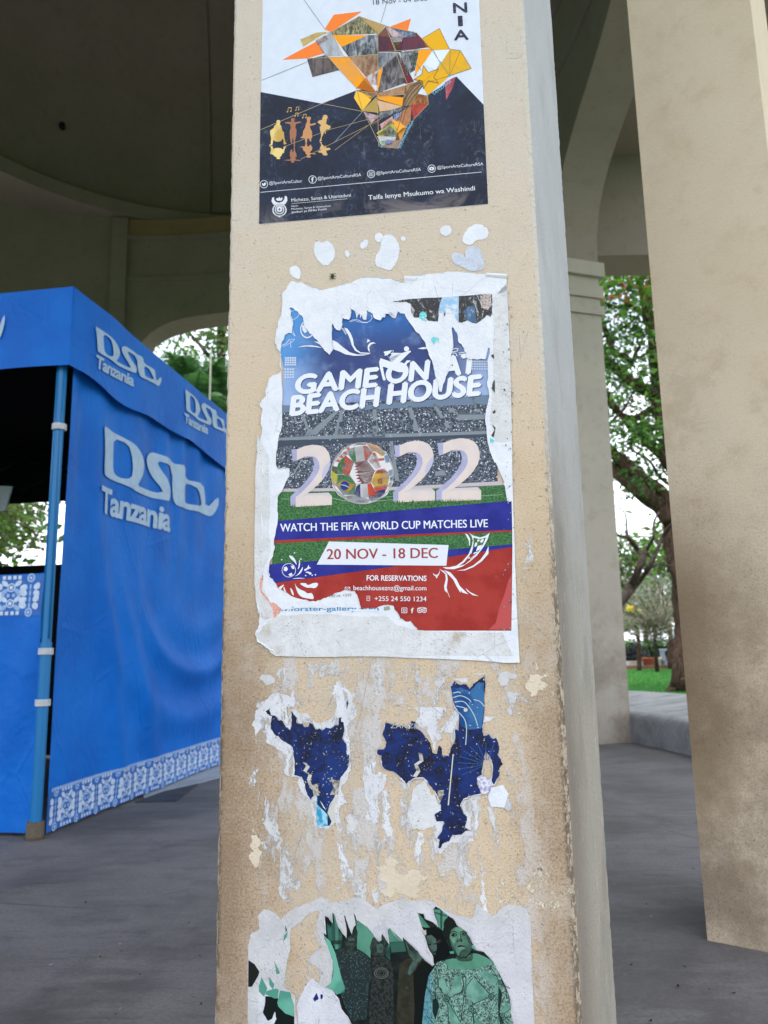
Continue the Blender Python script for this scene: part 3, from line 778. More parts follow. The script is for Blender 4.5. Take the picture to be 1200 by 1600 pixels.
# poles with feet, sleeves and straps
for ia, ib in ((0, 0), (TL, 0), (0, TL), (TL, TL)):
    b = C0 + E2 * ia + E1 * ib; mb = MB()
    def oct_(r, rot=PI / 8): return [(b.x + r * math.cos(rot + PI / 4 * i), b.y + r * math.sin(rot + PI / 4 * i)) for i in range(8)]
    mb.prism(oct_(.029), .05, .98, M_POLE); mb.prism(oct_(.024), .98, HT - .04, M_POLE)
    for sg in (-1, 1): mb.tube([b + E2 * .022 * sg - E1 * .012 + Vector((0, 0, 1.0)), b + E2 * .022 * sg - E1 * .012 + Vector((0, 0, HT - .05))],   .006, M_POLE, 6)
    p = tpart(mb, 'pole')
    mb = MB(); mb.prism(oct_(.052), 0.001, .012, flat('5b5247', .7)); mb.prism(oct_(.043), .012, .085, flat('6b6254', .7)); tpart(mb, 'foot', p)
    if ia == 0 and ib == 0:
        for yy, px in ((660, 77), (1018, 57), (1100, 50)):
            z = face_h(px, yy).z; mb = MB(); mb.prism(oct_(.038), z - .016, z + .018, M_VEL); tpart(mb, 'strap', p)
# front half wall (behind the pole line), left of the opening pole
def front_pt(s, z, off=0.0):
    p = C0 + E2 * s - E1 * (off - .03 + .02 * mnoise.noise(Vector((s * 2.1, z * 1.6, 8))) + .022 * gs(s + z * .25, .33, .07)); p.z = z; return tuple(p)
zt = on_plane(25, 896, C0, E1).z; zb2 = on_plane(25, 962, C0, E1).z
s00 = .045
fw_ = tpart(grid(front_pt, s00, TL - .05, .02, zt, 60, 30, M_BLUE), 'half_wall', label='waist-high blue front wall with printed band on top')
border(front_pt, s00, TL - .05, zb2, zt, False, fw_)
# back half wall and left wall, near black on the inside
tpart(grid(lambda s, z: tuple(C0 + E1 * (TL - .03) + E2 * s + Vector((0, 0, z))), .05, TL - .05, .02, 1.78, 4, 4, M_NAVY_SHADE), 'back_wall')
tpart(grid(lambda s, z: tuple(C0 + E2 * (TL - .03) + E1 * s + Vector((0, 0, z))), .05, TL - .05, .02, HV + .03, 4, 4, M_NAVY_SHADE), 'side_wall', label='plain far side wall of the tent')
mb = MB()
for a, b in (((0, 0), (TL, 0)), ((0, 0), (0, TL)), ((TL, 0), (TL, TL)), ((0, TL), (TL, TL))):
    p0 = C0 + E2 * a[0] + E1 * a[1]; p1 = C0 + E2 * b[0] + E1 * b[1]; n = 4
    for i in range(n):
        q0 = p0.lerp(p1, i / n); q1 = p0.lerp(p1, (i + 1) / n)
        for z0, z1 in ((HV + .04, HT - .1), (HT - .1, HV + .04)): mb.tube([q0 + Vector((0, 0, z0)), q1 + Vector((0, 0, z1))], .010, flat('2a2d33', .4), 6)
tpart(mb, 'roof_truss')

# the pale stall cloth hung at the back of the tent
pb = [at(-60, 756, 6.3), at(19, 760, 6.3), at(8, 797, 6.3), at(-60, 812, 6.3)]
mb = MB(); mb.add([p for p in pb] + [p + Vector((0, .02, 0)) for p in pb], [(0, 1, 2, 3), (7, 6, 5, 4), (0, 4, 5, 1), (1, 5, 6, 2), (2, 6, 7, 3), (3, 7, 4, 0)], flat('dfe6ec', .7))
tag(mb.build('hanging_banner'), 'pale cloth banner hanging in the back opening of the tent', 'banner')
# ================================================================== PLANTS AND THE FAR PARK
def leaf_mat(name, a, b, tr=.45, rough=.45):
    m = bpy.data.materials.new(name); m.use_nodes = True; t = m.node_tree; p = t.nodes['Principled BSDF']
    tc = t.nodes.new('ShaderNodeNewGeometry'); rp = t.nodes.new('ShaderNodeMix'); rp.data_type = 'RGBA'
    t.links.new(tc.outputs['Random Per Island'], rp.inputs[0]); rp.inputs[6].default_value = a + (1,); rp.inputs[7].default_value = b + (1,)
    p.inputs['Roughness'].default_value = rough; t.links.new(rp.outputs[2], p.inputs['Base Color'])
    d = t.nodes.new('ShaderNodeBsdfTranslucent'); t.links.new(rp.outputs[2], d.inputs[0])
    x = t.nodes.new('ShaderNodeMixShader'); x.inputs[0].default_value = tr
    t.links.new(p.outputs[0], x.inputs[1]); t.links.new(d.outputs[0], x.inputs[2]); t.links.new(x.outputs[0], t.nodes['Material Output'].inputs[0]); return m
def bark_mat(name, a, b):
    t = NT(name, .95, .1); n = t.noise(9, 8, .75, t.mapv((1, 1, .35)), 1.2)
    t.color(t.mix(t.step(n, .38, .62), a, b)); t.bump(t.math('ADD', n, t.mul(t.noise(40, 4), .3)), .05, 1); return t.m
L_BRIGHT = leaf_mat('bright_leaves', (.055, .18, .014), (.17, .35, .04), .45)
L_DARK = leaf_mat('dark_leaves', (.03, .085, .018), (.07, .16, .03), .4)
L_OLIVE = leaf_mat('olive_leaves', (.07, .10, .025), (.15, .17, .05), .4)
L_GREY = leaf_mat('greyish_leaves', (.14, .18, .12), (.26, .28, .20), .35)
L_PALM = leaf_mat('palm_leaves', (.04, .13, .04), (.10, .22, .07), .35)
L_BLACK = leaf_mat('very_dark_leaves', (.008, .010, .016), (.02, .025, .035), .1)
L_PINK = leaf_mat('reddish_young_leaves', (.40, .10, .05), (.45, .22, .08), .4)
B_BROWN = bark_mat('brown_bark', (.045, .027, .021), (.125, .077, .058)); B_DARK = bark_mat('dark_bark', (.035, .027, .022), (.09, .07, .06))
def leaf(mb, p, s, m, r, long=1.7):
    d = Vector((r.gauss(0, 1), r.gauss(0, 1), r.gauss(-.25, .7))).normalized(); a = d.orthogonal().normalized()
    a.rotate(Matrix.Rotation(r.uniform(0, 6.3), 3, d)); b = d.cross(a)
    p = Vector(p); L = s * long
    v = [p, p + d * L * .45 + a * s * .42 + b * s * .1, p + d * L, p + d * L * .45 - a * s * .42 + b * s * .1]
    mb.add(v, [(0, 1, 2), (0, 2, 3)], m)
def clump(mb, c, rad, n, s, mats, r):
    for _ in range(n):
        q = Vector((r.gauss(0, 1), r.gauss(0, 1), r.gauss(0, .8))) * rad * .5
        leaf(mb, Vector(c) + q, s * r.uniform(.7, 1.25), r.choice(mats), r)
def crown(c, rad, clumps, per, s, mats, r, shell=.55, cr=.7, flat=1.0):
    mb = MB(); c = Vector(c)
    for _ in range(clumps):
        d = Vector((r.gauss(0, 1), r.gauss(0, 1), r.gauss(0, 1))).normalized() * (r.random() ** shell)
        clump(mb, c + Vector((d.x * rad[0], d.y * rad[1], d.z * rad[2])), cr * r.uniform(.6, 1.3), per, s, mats, r)
    return mb
def chl(mb, name, p, kind=None, label=None):
    o = mb.build(name); o.parent = p; o.matrix_parent_inverse = Matrix.Translation(-p.location)
    if kind: o['kind'] = kind
    if label: o['label'] = label
    return o
def limb(P, Y, m, seg=4, n=9, wob=.35, parentmb=None, dy=None):
    """P: (px, py, radius px); placed at distance Y"""
    q = [Vector(at(x, y, Y + (dy[i] if dy else .25 * math.sin(i * 2.1)))) for i, (x, y, r) in enumerate(P)]
    rr = [r * Y / FPX for _, _, r in P]; S_ = spline(q, seg); R_ = []
    for i in range(len(P) - 1): R_ += [rr[i] + (rr[i + 1] - rr[i]) * j / seg for j in range(seg)]
    R_.append(rr[-1]); mb = parentmb or MB(); mb.tube(S_, R_, m, n, wob); return mb
# --- great spreading tree seen between the right-hand pillars
r = random.Random(11); Y = 24.0
tb = at(1078, 1078, Y); tree = empty('almond_tree', (tb.x, tb.y, GZ)); tag(tree, 'big tree with thick red-brown limbs and bright green leaves, between the right pillars', 'tree')
chl(limb([(1082, 1090, 40), (1079, 1070, 30), (1077, 1045, 21), (1075, 1000, 18), (1073, 950, 18), (1068, 900, 19), (1060, 850, 20), (1052, 812, 19), (1046, 798, 17)], Y, B_BROWN, 4, 14, .5), 'trunk', tree)
for P in ([(1052, 815, 18), (1030, 790, 14), (1000, 768, 12), (975, 748, 11), (952, 730, 10), (915, 700, 8), (880, 650, 5)],
          [(1056, 800, 18), (1035, 772, 12), (1005, 748, 11), (975, 722, 10), (955, 705, 9), (915, 660, 7), (890, 600, 4)],
          [(1070, 790, 15), (1060, 745, 13), (1040, 715, 11), (1022, 700, 9), (1008, 690, 5), (992, 676, 2.5)],
          [(1072, 800, 14), (1058, 720, 12), (1040, 670, 11), (1028, 640, 9), (1024, 600, 8), (1021, 560, 7), (1016, 500, 6), (1012, 440, 5)],
          [(1040, 668, 10), (1022, 622, 9), (1000, 606, 8), (975, 586, 8), (955, 570, 7.5), (940, 552, 7), (925, 500, 5)],
          [(1030, 650, 6), (1018, 640, 5.5), (1005, 648, 6), (990, 653, 5), (970, 648, 4.5), (950, 628, 4)],
          [(943, 512, 5), (953, 530, 5), (960, 552, 5), (975, 556, 5), (988, 566, 4.5), (993, 552, 3), (1000, 542, 2.5)],
          [(935, 530, 3), (955, 520, 2.5), (980, 508, 2), (1005, 486, 2), (1020, 470, 2)],
          [(1015, 520, 5), (1005, 470, 5), (1000, 430, 6), (1003, 400, 6), (1010, 360, 5)],
          [(1052, 835, 8), (1062, 860, 7), (1068, 890, 5)],
          [(968, 700, 1.2), (990, 690, 1.6), (1020, 684, 2), (1045, 700, 3)],
          [(945, 610, 3), (965, 640, 4), (985, 668, 4), (1010, 690, 5), (1040, 720, 6)], [(938, 470, 3), (960, 480, 3.5), (985, 478, 3), (1010, 500, 4), (1020, 540, 5)],
          [(930, 700, 3), (955, 660, 2.5), (975, 640, 2), (990, 610, 1.6), (1000, 585, 1.2)], [(1050, 760, 3), (1030, 745, 2.5), (1015, 720, 2), (990, 705, 1.5), (965, 690, 1)], [(1022, 560, 3), (1035, 520, 2.5), (1040, 470, 2)],
          [(1078, 980, 10), (1110, 900, 12), (1160, 800, 12), (1210, 700, 10), (1260, 600, 8)],
          [(1075, 930, 10), (1120, 840, 9), (1140, 720, 8), (1130, 600, 6)]):
    chl(limb(P, Y, B_BROWN), 'limb', tree)
mb = MB()
def fill(mb, x0, x1, y0, y1, n, per, s, mats, Y, cr, dY=3.0):
    for _ in range(n):
        x, y = r.uniform(x0, x1), r.uniform(y0, y1); clump(mb, at(x, y, Y + r.uniform(-dY, dY)), cr * r.uniform(.6, 1.3), per, s, mats, r)
fill(mb, 860, 1240, 330, 480, 120, 26, .17, [L_BRIGHT] * 5 + [L_DARK, L_PINK], Y, .8)
fill(mb, 925, 1075, 375, 470, 26, 24, .17, [L_BRIGHT] * 6 + [L_PINK], Y - 2, .6, 1)
fill(mb, 860, 1240, 480, 640, 90, 26, .13, [L_DARK, L_DARK, L_BRIGHT], Y, .7)
fill(mb, 985, 1040, 660, 690, 9, 30, .14, [L_BRIGHT, L_DARK], Y - 1, .5, .4)
fill(mb, 935, 1060, 560, 700, 12, 20, .13, [L_BRIGHT], Y - 1, .45, .6)
fill(mb, 1000, 1050, 690, 760, 10, 22, .12, [L_DARK], Y, .5)
fill(mb, 880, 1240, 640, 760, 26, 24, .12, [L_DARK, L_OLIVE], Y + 1, .7)
fill(mb, 935, 1065, 470, 600, 62, 26, .11, [L_DARK, L_BRIGHT], Y, .45, 1.5)
fill(mb, 930, 1075, 440, 700, 70, 30, .075, [L_DARK], Y + 2, .5, 1.5)
fill(mb, 935, 1065, 600, 780, 60, 26, .10, [L_DARK, L_OLIVE, L_BRIGHT], Y + 1, .4, 1.5)
fill(mb, 1080, 1300, 200, 760, 110, 22, .17, [L_BRIGHT, L_DARK], Y, .9)
fill(mb, 700, 930, 250, 560, 90, 22, .17, [L_BRIGHT, L_DARK], Y, .9)
o = chl(mb, 'crown', tree, 'stuff')
# --- bare forked tree
Y = 15.0; b0 = at(940, 1120, Y); bt = empty('bare_tree', (b0.x, b0.y, GZ)); tag(bt, 'leafless forked brown tree leaning out from behind the slim far pillar', 'tree')
chl(limb([(934, 1128, 13), (940, 1040, 11), (955, 965, 9), (974, 935, 7.5), (987, 912, 6.5), (998, 888, 5.5), (1005, 870, 4.5)], Y, B_DARK), 'trunk', bt)
for P in ([(1005, 872, 6), (995, 857, 5.5), (981, 840, 4.5), (967, 837, 3.5), (940, 820, 2)], [(981, 840, 3), (979, 822, 2.2), (977, 804, 1.7), (968, 794, 1.2), (955, 788, .8)],
          [(1005, 870, 5), (1014, 852, 4), (1021, 840, 3.4), (1022, 816, 2.6), (1030, 800, 1.8)], [(976, 938, 7), (1000, 908, 6), (1015, 885, 6), (1027, 858, 5), (1036, 838, 4.5), (1050, 818, 3.5)],
          [(1015, 887, 3), (1030, 882, 2.2), (1052, 884, 1.6), (1075, 880, 1)], [(1020, 875, 3), (1010, 862, 2.6), (1016, 850, 1.8)], [(977, 806, 1), (990, 800, .8), (1003, 803, .6)],
          [(979, 822, 1), (965, 812, .8), (950, 812, .5)], [(968, 796, .9), (975, 782, .7), (985, 772, .5)]):
    chl(limb([(a, b, c * .68) for a, b, c in P], Y, B_DARK, 3, 7), 'branch', bt)
# --- far trees and shrubs
def far_tree(px, py, Y, rad, trunk_y, name, label, mats, n, per, s, cr, th=.16, group=None, bark=B_BROWN):
    c = at(px, py, Y); t = empty(name, (c.x, c.y, GZ)); tag(t, label, 'tree', group)
    m_ = MB(); top = c.z - rad[2] * .3; m_.tube(spline([(c.x, c.y, GZ - .1), (c.x + .1, c.y, GZ + (top - GZ) * .5), (c.x, c.y, top)], 3), [th * 1.3] * 3 + [th] * 4, bark, 8, .4)
    chl(m_, 'trunk', t)
    for k in range(5):
        a = k * 1.26 + .4; m_ = MB(); m_.tube(spline([(c.x, c.y, top - .25), (c.x + math.cos(a) * rad[0] * .3, c.y + math.sin(a) * rad[1] * .3, top + rad[2] * .35), (c.x + math.cos(a) * rad[0] * .7, c.y + math.sin(a) * rad[1] * .7, c.z + rad[2] * .4)], 3), [th * .6] * 3 + [th * .35] * 3 + [th * .1], bark, 6, .3)
        chl(m_, 'limb', t)
    chl(crown(c, rad, n, per, s, mats, r, .5, cr), 'crown', t, 'stuff'); return t
far_tree(1000, 895, 60, (5.0, 3, 3.3), 0, 'park_tree', 'rounded pale green tree beyond the lawn, behind the bare branches', [L_GREY, L_OLIVE, L_BRIGHT], 130, 30, .30, 1.0)
far_tree(1040, 930, 48, (2.6, 2.2, 1.9), 0, 'park_tree', 'grey twiggy tree beyond the lawn beside the big trunk', [L_GREY], 70, 24, .16, .7)
far_tree(992, 960, 46, (1.6, 1.5, 1.15), 0, 'park_tree', 'small dark green tree with a short trunk beyond the lawn', [L_DARK, L_OLIVE, L_GREY], 60, 26, .14, .5, .11)
mb = MB(); rr_ = random.Random(4)
tw = empty('twiggy_shrub', tuple(at(1020, 1000, 43)[:2]) + (GZ,)); tag(tw, 'tangle of bare pale twigs in front of the far trees', 'shrub'); c0 = at(1022, 985, 43)
for k in range(150):
    a = rr_.uniform(0, 6.28); e = rr_.uniform(.15, 1.2); L = rr_.uniform(1.4, 4.2)
    p0 = Vector((c0.x + rr_.uniform(-.5, .5), c0.y + rr_.uniform(-.5, .5), rr_.uniform(1.0, 2.4))); d = Vector((math.cos(a) * math.cos(e), math.sin(a) * math.cos(e), math.sin(e)))
    P = [p0 + d * L * t + Vector((rr_.gauss(0, .12), rr_.gauss(0, .12), -.25 * t * t)) for t in (0, .35, .7, 1)]
    mb.tube(P, [.024, .018, .013, .006], flat('8d8678', .9), 3)
mb.tube([(c0.x, c0.y, GZ), (c0.x, c0.y, 2.2)], [.12, .08], B_DARK, 7)
chl(mb, 'branches', tw, 'stuff')
mb = MB(); c = at(984, 951, 40)
fl_t = empty('flower_cluster', tuple(c)); tag(fl_t, 'cluster of yellow blossom among the grey twigs beyond the lawn', 'flowers')
for _ in range(60): leaf(mb, c + Vector((rr_.gauss(0, .10), rr_.gauss(0, .1), rr_.gauss(0, .07))), .10, flat('e8cf10', .6), rr_, 1.1)
c2 = at(997, 957, 40)
for _ in range(22): leaf(mb, c2 + Vector((rr_.gauss(0, .13), rr_.gauss(0, .1), rr_.gauss(0, .15))), .08, flat('cfc878', .6), rr_, 1.1)
chl(mb, 'petals', fl_t, 'stuff')
def hedge(name, label, p0, p1, h, dep, mats, n, s):
    c = (p0 + p1) / 2; t = empty(name, (c.x, c.y, GZ)); tag(t, label, 'hedge'); mb = MB()
    for _ in range(n):
        q = p0.lerp(p1, r.random()); clump(mb, (q.x, q.y + r.uniform(-dep, dep), GZ + h * r.random() ** .6), .35, 14, s, mats, r)
    chl(mb, 'foliage', t, 'stuff')
    mb = MB(); mb.box((c.x, c.y, GZ + h * .42), ((p1 - p0).length * .98, dep * 1.2, h * .8), flat('0b1408', .9, '131d0c', 3)); chl(mb, 'inner_twigs', t)
hedge('hedge', 'clipped green hedge behind the far path', at(880, 1010, 58), at(1230, 1010, 58), 1.75, .7, [L_DARK, L_DARK, L_BRIGHT], 330, .16)
c = at(992, 1018, 54.3); t = empty('dark_bush', (c.x, c.y, GZ)); tag(t, 'near-black rounded bush behind the planter on the far path', 'bush')
chl(crown((c.x, c.y, GZ + .75), (1.15, .8, .95), 60, 30, .12, [L_BLACK], r, .6, .4), 'foliage', t, 'stuff')
# planters, block, post, far marquee
def planter(px, Y, w, h, m, label, soil=True):
    c = at(px, 1030, Y); t = empty('planter', (c.x, c.y, GZ + .06)); tag(t, label, 'planter')
    mb = MB(); n = 14; vs = []; pr = [(.36, 0), (.40, .1), (.47, .75), (.52, .8), (.52, 1), (.44, 1), (.42, .85)]
    for q, z in pr:
        for i in range(n): a = 2 * PI * i / n; vs.append((c.x + q * w * math.cos(a), c.y + q * w * math.sin(a), GZ + .06 + z * h))
    mb.add(vs, [(k * n + i, k * n + (i + 1) % n, (k + 1) * n + (i + 1) % n, (k + 1) * n + i) for k in range(len(pr) - 1) for i in range(n)], m, True); chl(mb, 'pot', t)
    mb = MB(); mb.prism([(c.x + .43 * w * math.cos(a * PI / 6), c.y + .43 * w * math.sin(a * PI / 6)) for a in range(12)], GZ + .06 + h * .8, GZ + .06 + h * .88, flat('2c2018', .9)); chl(mb, 'soil', t)
planter(1013, 51.3, .95, .62, flat('8a4a2b', .8, '6f3a22', 8), 'terracotta planter on the far path left of the tree trunk')
planter(1024, 52.6, .8, .6, flat('b9ac90', .8), 'pale stone planter just behind the terracotta one')
c = at(991, 1038, 50.9); mb = MB(); mb.box((c.x, c.y, GZ + .27), (.95, .6, .42), M_KERB); o = mb.build('stone_block'); tag(o, 'low grey-brown stone block at the left end of the far path', 'block')
c = at(1037, 1030, 53); mb = MB(); mb.box((c.x, c.y, GZ + .6), (.34, .34, 1.1), flat('8590a0', .8)); mb.box((c.x, c.y, GZ + 1.18), (.42, .42, .07), flat('a4adb8', .8)); o = mb.build('stone_post'); tag(o, 'pale blue-grey stone post left of the seated person', 'post')
c = at(1015, 1010, 74); mq = empty('white_marquee', (c.x, c.y, GZ)); tag(mq, 'low white marquee roof beyond the hedge', 'marquee')
mb = MB(); hz = at(1015, 1000, 74).z; tz = at(1015, 984, 74).z; x0, x1 = c.x - 3.4, c.x + 1.7
mb.add([(x0, c.y - 2, hz), (x1, c.y - 2, hz), (x1, c.y + 2, hz), (x0, c.y + 2, hz), (x0 + 1.7, c.y, tz), (x1 - .8, c.y, tz)], [(0, 1, 5, 4), (1, 2, 5), (2, 3, 4, 5), (3, 0, 4)], flat('e8ecf2', .6)); chl(mb, 'roof', mq)
mb = MB(); mb.box((c.x - .85, c.y - 2, hz - .5), (5.1, .03, 1.0), flat('dfe5ee', .6)); chl(mb, 'front_wall', mq)
for x in (x0, x1):
    mb = MB(); mb.tube([(x, c.y - 2.05, GZ), (x, c.y - 2.05, hz)], .04, flat('c9ced4')); chl(mb, 'pole', mq)
mb = MB(); x0, x1 = c.x + 2.0, c.x + 4.5; mb.add([(x0, c.y + 2, hz - 1), (x1, c.y + 2, hz - 1), (x1, c.y + 2, tz), (x0, c.y + 2, tz), (x0, c.y + 6, hz - 1), (x1, c.y + 6, hz - 1), (x1, c.y + 6, tz), (x0, c.y + 6, tz)], [(0, 1, 2, 3), (1, 5, 6, 2), (5, 4, 7, 6), (4, 0, 3, 7), (3, 2, 6, 7)], flat('d3dbe8', .6))
mb.box((c.x + 3.2, c.y + 4, (GZ + hz) / 2 - .4), (2.3, 3.8, hz - GZ - .9), flat('c3ccd8', .6)); o = mb.build('white_kiosk'); tag(o, 'small white kiosk far off right of the marquee, beside the trunk', 'kiosk')
# seated person far away
def person(px, Y):
    c = at(px, 1036, Y); z0 = GZ + .06
    seat = MB(); seat.box((c.x, c.y + .12, z0 + .40), (.9, .42, .07), flat('777b80', .7)); 
    for sx in (-.35, .35): seat.box((c.x + sx, c.y + .12, z0 + .185), (.09, .36, .365), flat('666a70', .7))
    o = seat.build('park_bench'); tag(o, 'short grey park bench the far person sits on', 'bench')
    V = [(0, .10, .50), (0, .10, .72), (0, .06, .95), (0, .04, 1.05), (0, .03, 1.15),
         (.17, .07, .97), (.24, -.02, .76), (.12, -.22, .66), (-.17, .07, .97), (-.24, -.02, .76), (-.12, -.22, .66),
         (.10, .06, .50), (.13, -.34, .52), (.13, -.36, .08), (.13, -.48, .03), (-.10, .06, .50), (-.13, -.34, .52), (-.13, -.36, .08), (-.13, -.48, .03)]
    E = [(0, 1), (1, 2), (2, 3), (3, 4), (2, 5), (5, 6), (6, 7), (2, 8), (8, 9), (9, 10), (0, 11), (11, 12), (12, 13), (13, 14), (0, 15), (15, 16), (16, 17), (17, 18)]
    RD = [.17, .15, .14, .055, .05, .065, .05, .035, .065, .05, .035, .10, .075, .05, .045, .10, .075, .05, .045]
    me = bpy.data.meshes.new('body'); me.from_pydata(V, E, []); root = empty('person', (c.x, c.y, z0)); tag(root, 'person in dark clothes sitting on a bench beyond the lawn', 'person')
    o = link('body', me, root); o.modifiers.new('skin', 'SKIN'); o.modifiers.new('sub', 'SUBSURF').levels = 1
    for i, rd in enumerate(RD): me.skin_vertices[0].data[i].radius = (rd, rd)
    me.skin_vertices[0].data[0].use_root = True; me.materials.append(flat('14141c', .9))
    mb = MB(); n = 10; vs = []
    for j in range(7):
        t = PI * j / 6
        for i in range(n): a = 2 * PI * i / n; vs.append((.085 * math.sin(t) * math.cos(a), .03 + .10 * math.sin(t) * math.sin(a), 1.24 + .12 * math.cos(t)))
    mb.add(vs, [(j * n + i, j * n + (i + 1) % n, (j + 1) * n + (i + 1) % n, (j + 1) * n + i) for j in range(6) for i in range(n)], flat('3a241a', .7), True); h = mb.build('head', root)
    mb = MB(); mb.prism([(.14 * math.cos(a * PI / 5) * 1.5, -.14 + .30 * math.sin(a * PI / 5)) for a in range(10)], .47, .60, flat('6a1f24', .9, '8a7a78', 12)); mb.build('skirt', root)
person(1046, 52.2)
# --- palm and tree beyond the arch, left
def palm(px, py, Y, nf, L, label):
    c = at(px, py, Y); t = empty('palm', (c.x, c.y, GZ)); tag(t, label, 'palm'); mb = MB()
    mb.tube([(c.x, c.y, GZ - .1), (c.x + .1, c.y, (GZ + c.z) / 2), (c.x, c.y, c.z)], [.22, .16, .14], B_DARK, 9, .3); chl(mb, 'trunk', t)
    for k in range(nf):
        a = 2 * PI * k / nf + r.uniform(-.2, .2); e = r.uniform(.35, 1.45); Lk = L * r.uniform(.8, 1.15); mb = MB(); P = []
        for i in range(9):
            u = i / 8; el = e - 1.1 * u * u; P.append(Vector((c.x + math.cos(a) * Lk * u * math.cos(e * .8 + .1), c.y + math.sin(a) * Lk * u * math.cos(e * .8 + .1), c.z + Lk * u * math.sin(e) - .55 * Lk * u * u * .8)))
        mb.tube(P, [.022 * (1 - .08 * i) for i in range(9)], L_PALM, 4)
        for i in range(56):
            u = .12 + .88 * i / 55; f = u * 8; j = min(7, int(f)); p = P[j].lerp(P[j + 1], f - j); d = (P[j + 1] - P[j]).normalized(); sd_ = d.cross(Vector((0, 0, 1))).normalized()
            for sg in (-1, 1):
                ln = .48 * L * (math.sin(PI * (.1 + .85 * u))) * .62; tip = p + (sd_ * sg * .75 + d * .6 + Vector((0, 0, -.25 - r.random() * .25))) * ln; wv = d * .020
                mb.add([p - wv, p + wv, tip], [(0, 1, 2)], L_PALM)
        chl(mb, 'frond', t)
palm(300, 655, 17.5, 44, 2.3, 'green palm seen over the tent through the far left arch')
Y = 21; tb = at(346, 1090, Y); lt = empty('shade_tree', (tb.x, tb.y, GZ)); tag(lt, 'dark-limbed leafy tree behind the palm in the far left arch', 'tree')
chl(limb([(348, 1105, 14), (347, 900, 10), (346, 700, 9), (346, 600, 8), (345, 540, 7.5), (348, 480, 6), (352, 400, 5)], Y, B_BROWN), 'trunk', lt)
for P in ([(352, 600, 4), (335, 568, 3.6), (322, 552, 3.6), (312, 538, 3), (300, 525, 2.5), (280, 500, 2)], [(346, 560, 4), (380, 480, 4), (430, 420, 3)], [(270, 560, 1.5), (275, 540, 1.5), (285, 520, 1.2)], [(346, 610, 3), (300, 560, 1.2), (268, 530, .8)]):
    chl(limb(P, Y, B_DARK, 3, 6), 'limb', lt)
mb = MB()
def fill2(mb, x0, x1, y0, y1, n, per, s, mats, Y, cr, dY):
    for _ in range(n): clump(mb, at(r.uniform(x0, x1), r.uniform(y0, y1), Y + r.uniform(-dY, dY)), cr * r.uniform(.5, 1.3), per, s, mats, r)
fill2(mb, 180, 620, 380, 540, 150, 24, .11, [L_DARK, L_OLIVE], Y, .8, 2.5)
fill2(mb, 235, 420, 505, 660, 75, 24, .10, [L_DARK, L_BRIGHT], Y, .5, 2)
fill2(mb, 325, 420, 600, 720, 26, 30, .12, [L_BRIGHT, L_OLIVE], Y - 1, .6, 1)
chl(mb, 'crown', lt, 'stuff')
Y = 22; tb = at(-40, 1090, Y); lt = empty('shade_tree', (tb.x, tb.y, GZ)); tag(lt, 'leafy tree glimpsed through the back opening of the tent', 'tree')
chl(limb([(-42, 1105, 13), (-40, 950, 11), (-30, 820, 9), (-20, 740, 7), (0, 640, 5)], Y, B_BROWN), 'trunk', lt)
for P in ([(-25, 770, 3), (10, 800, 2), (35, 822, 1.4), (62, 832, 1)], [(-20, 740, 4), (30, 720, 3), (70, 740, 2)]): chl(limb(P, Y, B_DARK, 3, 6), 'limb', lt)
mb = MB(); fill2(mb, -120, 90, 560, 790, 95, 26, .13, [L_OLIVE, L_DARK], Y, .8, 2); fill2(mb, -20, 60, 770, 850, 34, 22, .11, [L_OLIVE, L_OLIVE, L_BRIGHT], Y, .45, 1); chl(mb, 'crown', lt, 'stuff')
a, b = at(331, 545, 13), at(327, 660, 13); mb = MB(); mb.tube([(b.x, b.y, GZ), (b.x, b.y, 4.9 if a.z < 4.9 else a.z)], .016, flat('9aa08f', .5), 8); o = mb.build('thin_pole'); tag(o, 'thin pale upright pole in front of the palm leaves', 'pole')
# trees that close the park off-frame, to either side of the view
protos = []
for i, (x, y, h, lab) in enumerate(((-17, 27, 7, 'tall dark tree far left beyond the bandstand'), (17, 34, 8, 'broad tree at the right of the park'), (-9, 36, 8, 'deep green tree behind the bandstand, centre left'), (4, 40, 8, 'deep green tree behind the bandstand, centre'), (-26, 12, 7, 'tree to the left of the tent'), (19, 12, 7, 'tree to the right of the bandstand'))):
    t = empty('park_tree', (x, y, GZ)); tag(t, lab, 'tree')
    if i < 2:
        mb = MB(); mb.tube(spline([(0, 0, -.1), (.2, 0, h * .3), (0, .2, h * .75)], 3), [.4, .36, .32, .28, .24, .2, .15], B_BROWN, 8, .4); k1 = mb.build('trunk', t)
        k2 = crown((0, 0, h * .85), (h * .62, h * .62, h * .42), 240, 26, .26, [L_DARK, L_OLIVE, L_BRIGHT], r, .5, 1.2).build('crown', t); k2['kind'] = 'stuff'; protos.append((k1, k2))
    else:
        for k_ in protos[i % 2]:
            q = k_.copy(); COL.objects.link(q); q.parent = t
        t.rotation_euler.z = i * 1.3
# belt of trees that closes the park in the distance
mb = MB(); wr_ = random.Random(21)
for k in range(1500):
    a = wr_.uniform(-1.9, 1.9); rd_ = wr_.uniform(88, 104); hh = 3.5 + 7.5 * (0.5 + 0.5 * mnoise.noise(Vector((a * 7, 0, 3)))) * wr_.random() ** .7
    if abs(math.degrees(a) - 19) < 4: hh = min(hh, 8)
    clump(mb, (math.sin(a) * rd_, math.cos(a) * rd_, GZ + hh * wr_.random() ** .6), 3.2, 12, .95, [L_DARK, L_DARK, L_OLIVE, L_GREY], wr_)
tag(mb.build('distant_wood'), 'far-off belt of trees closing the park behind everything', 'woodland', kind='stuff')
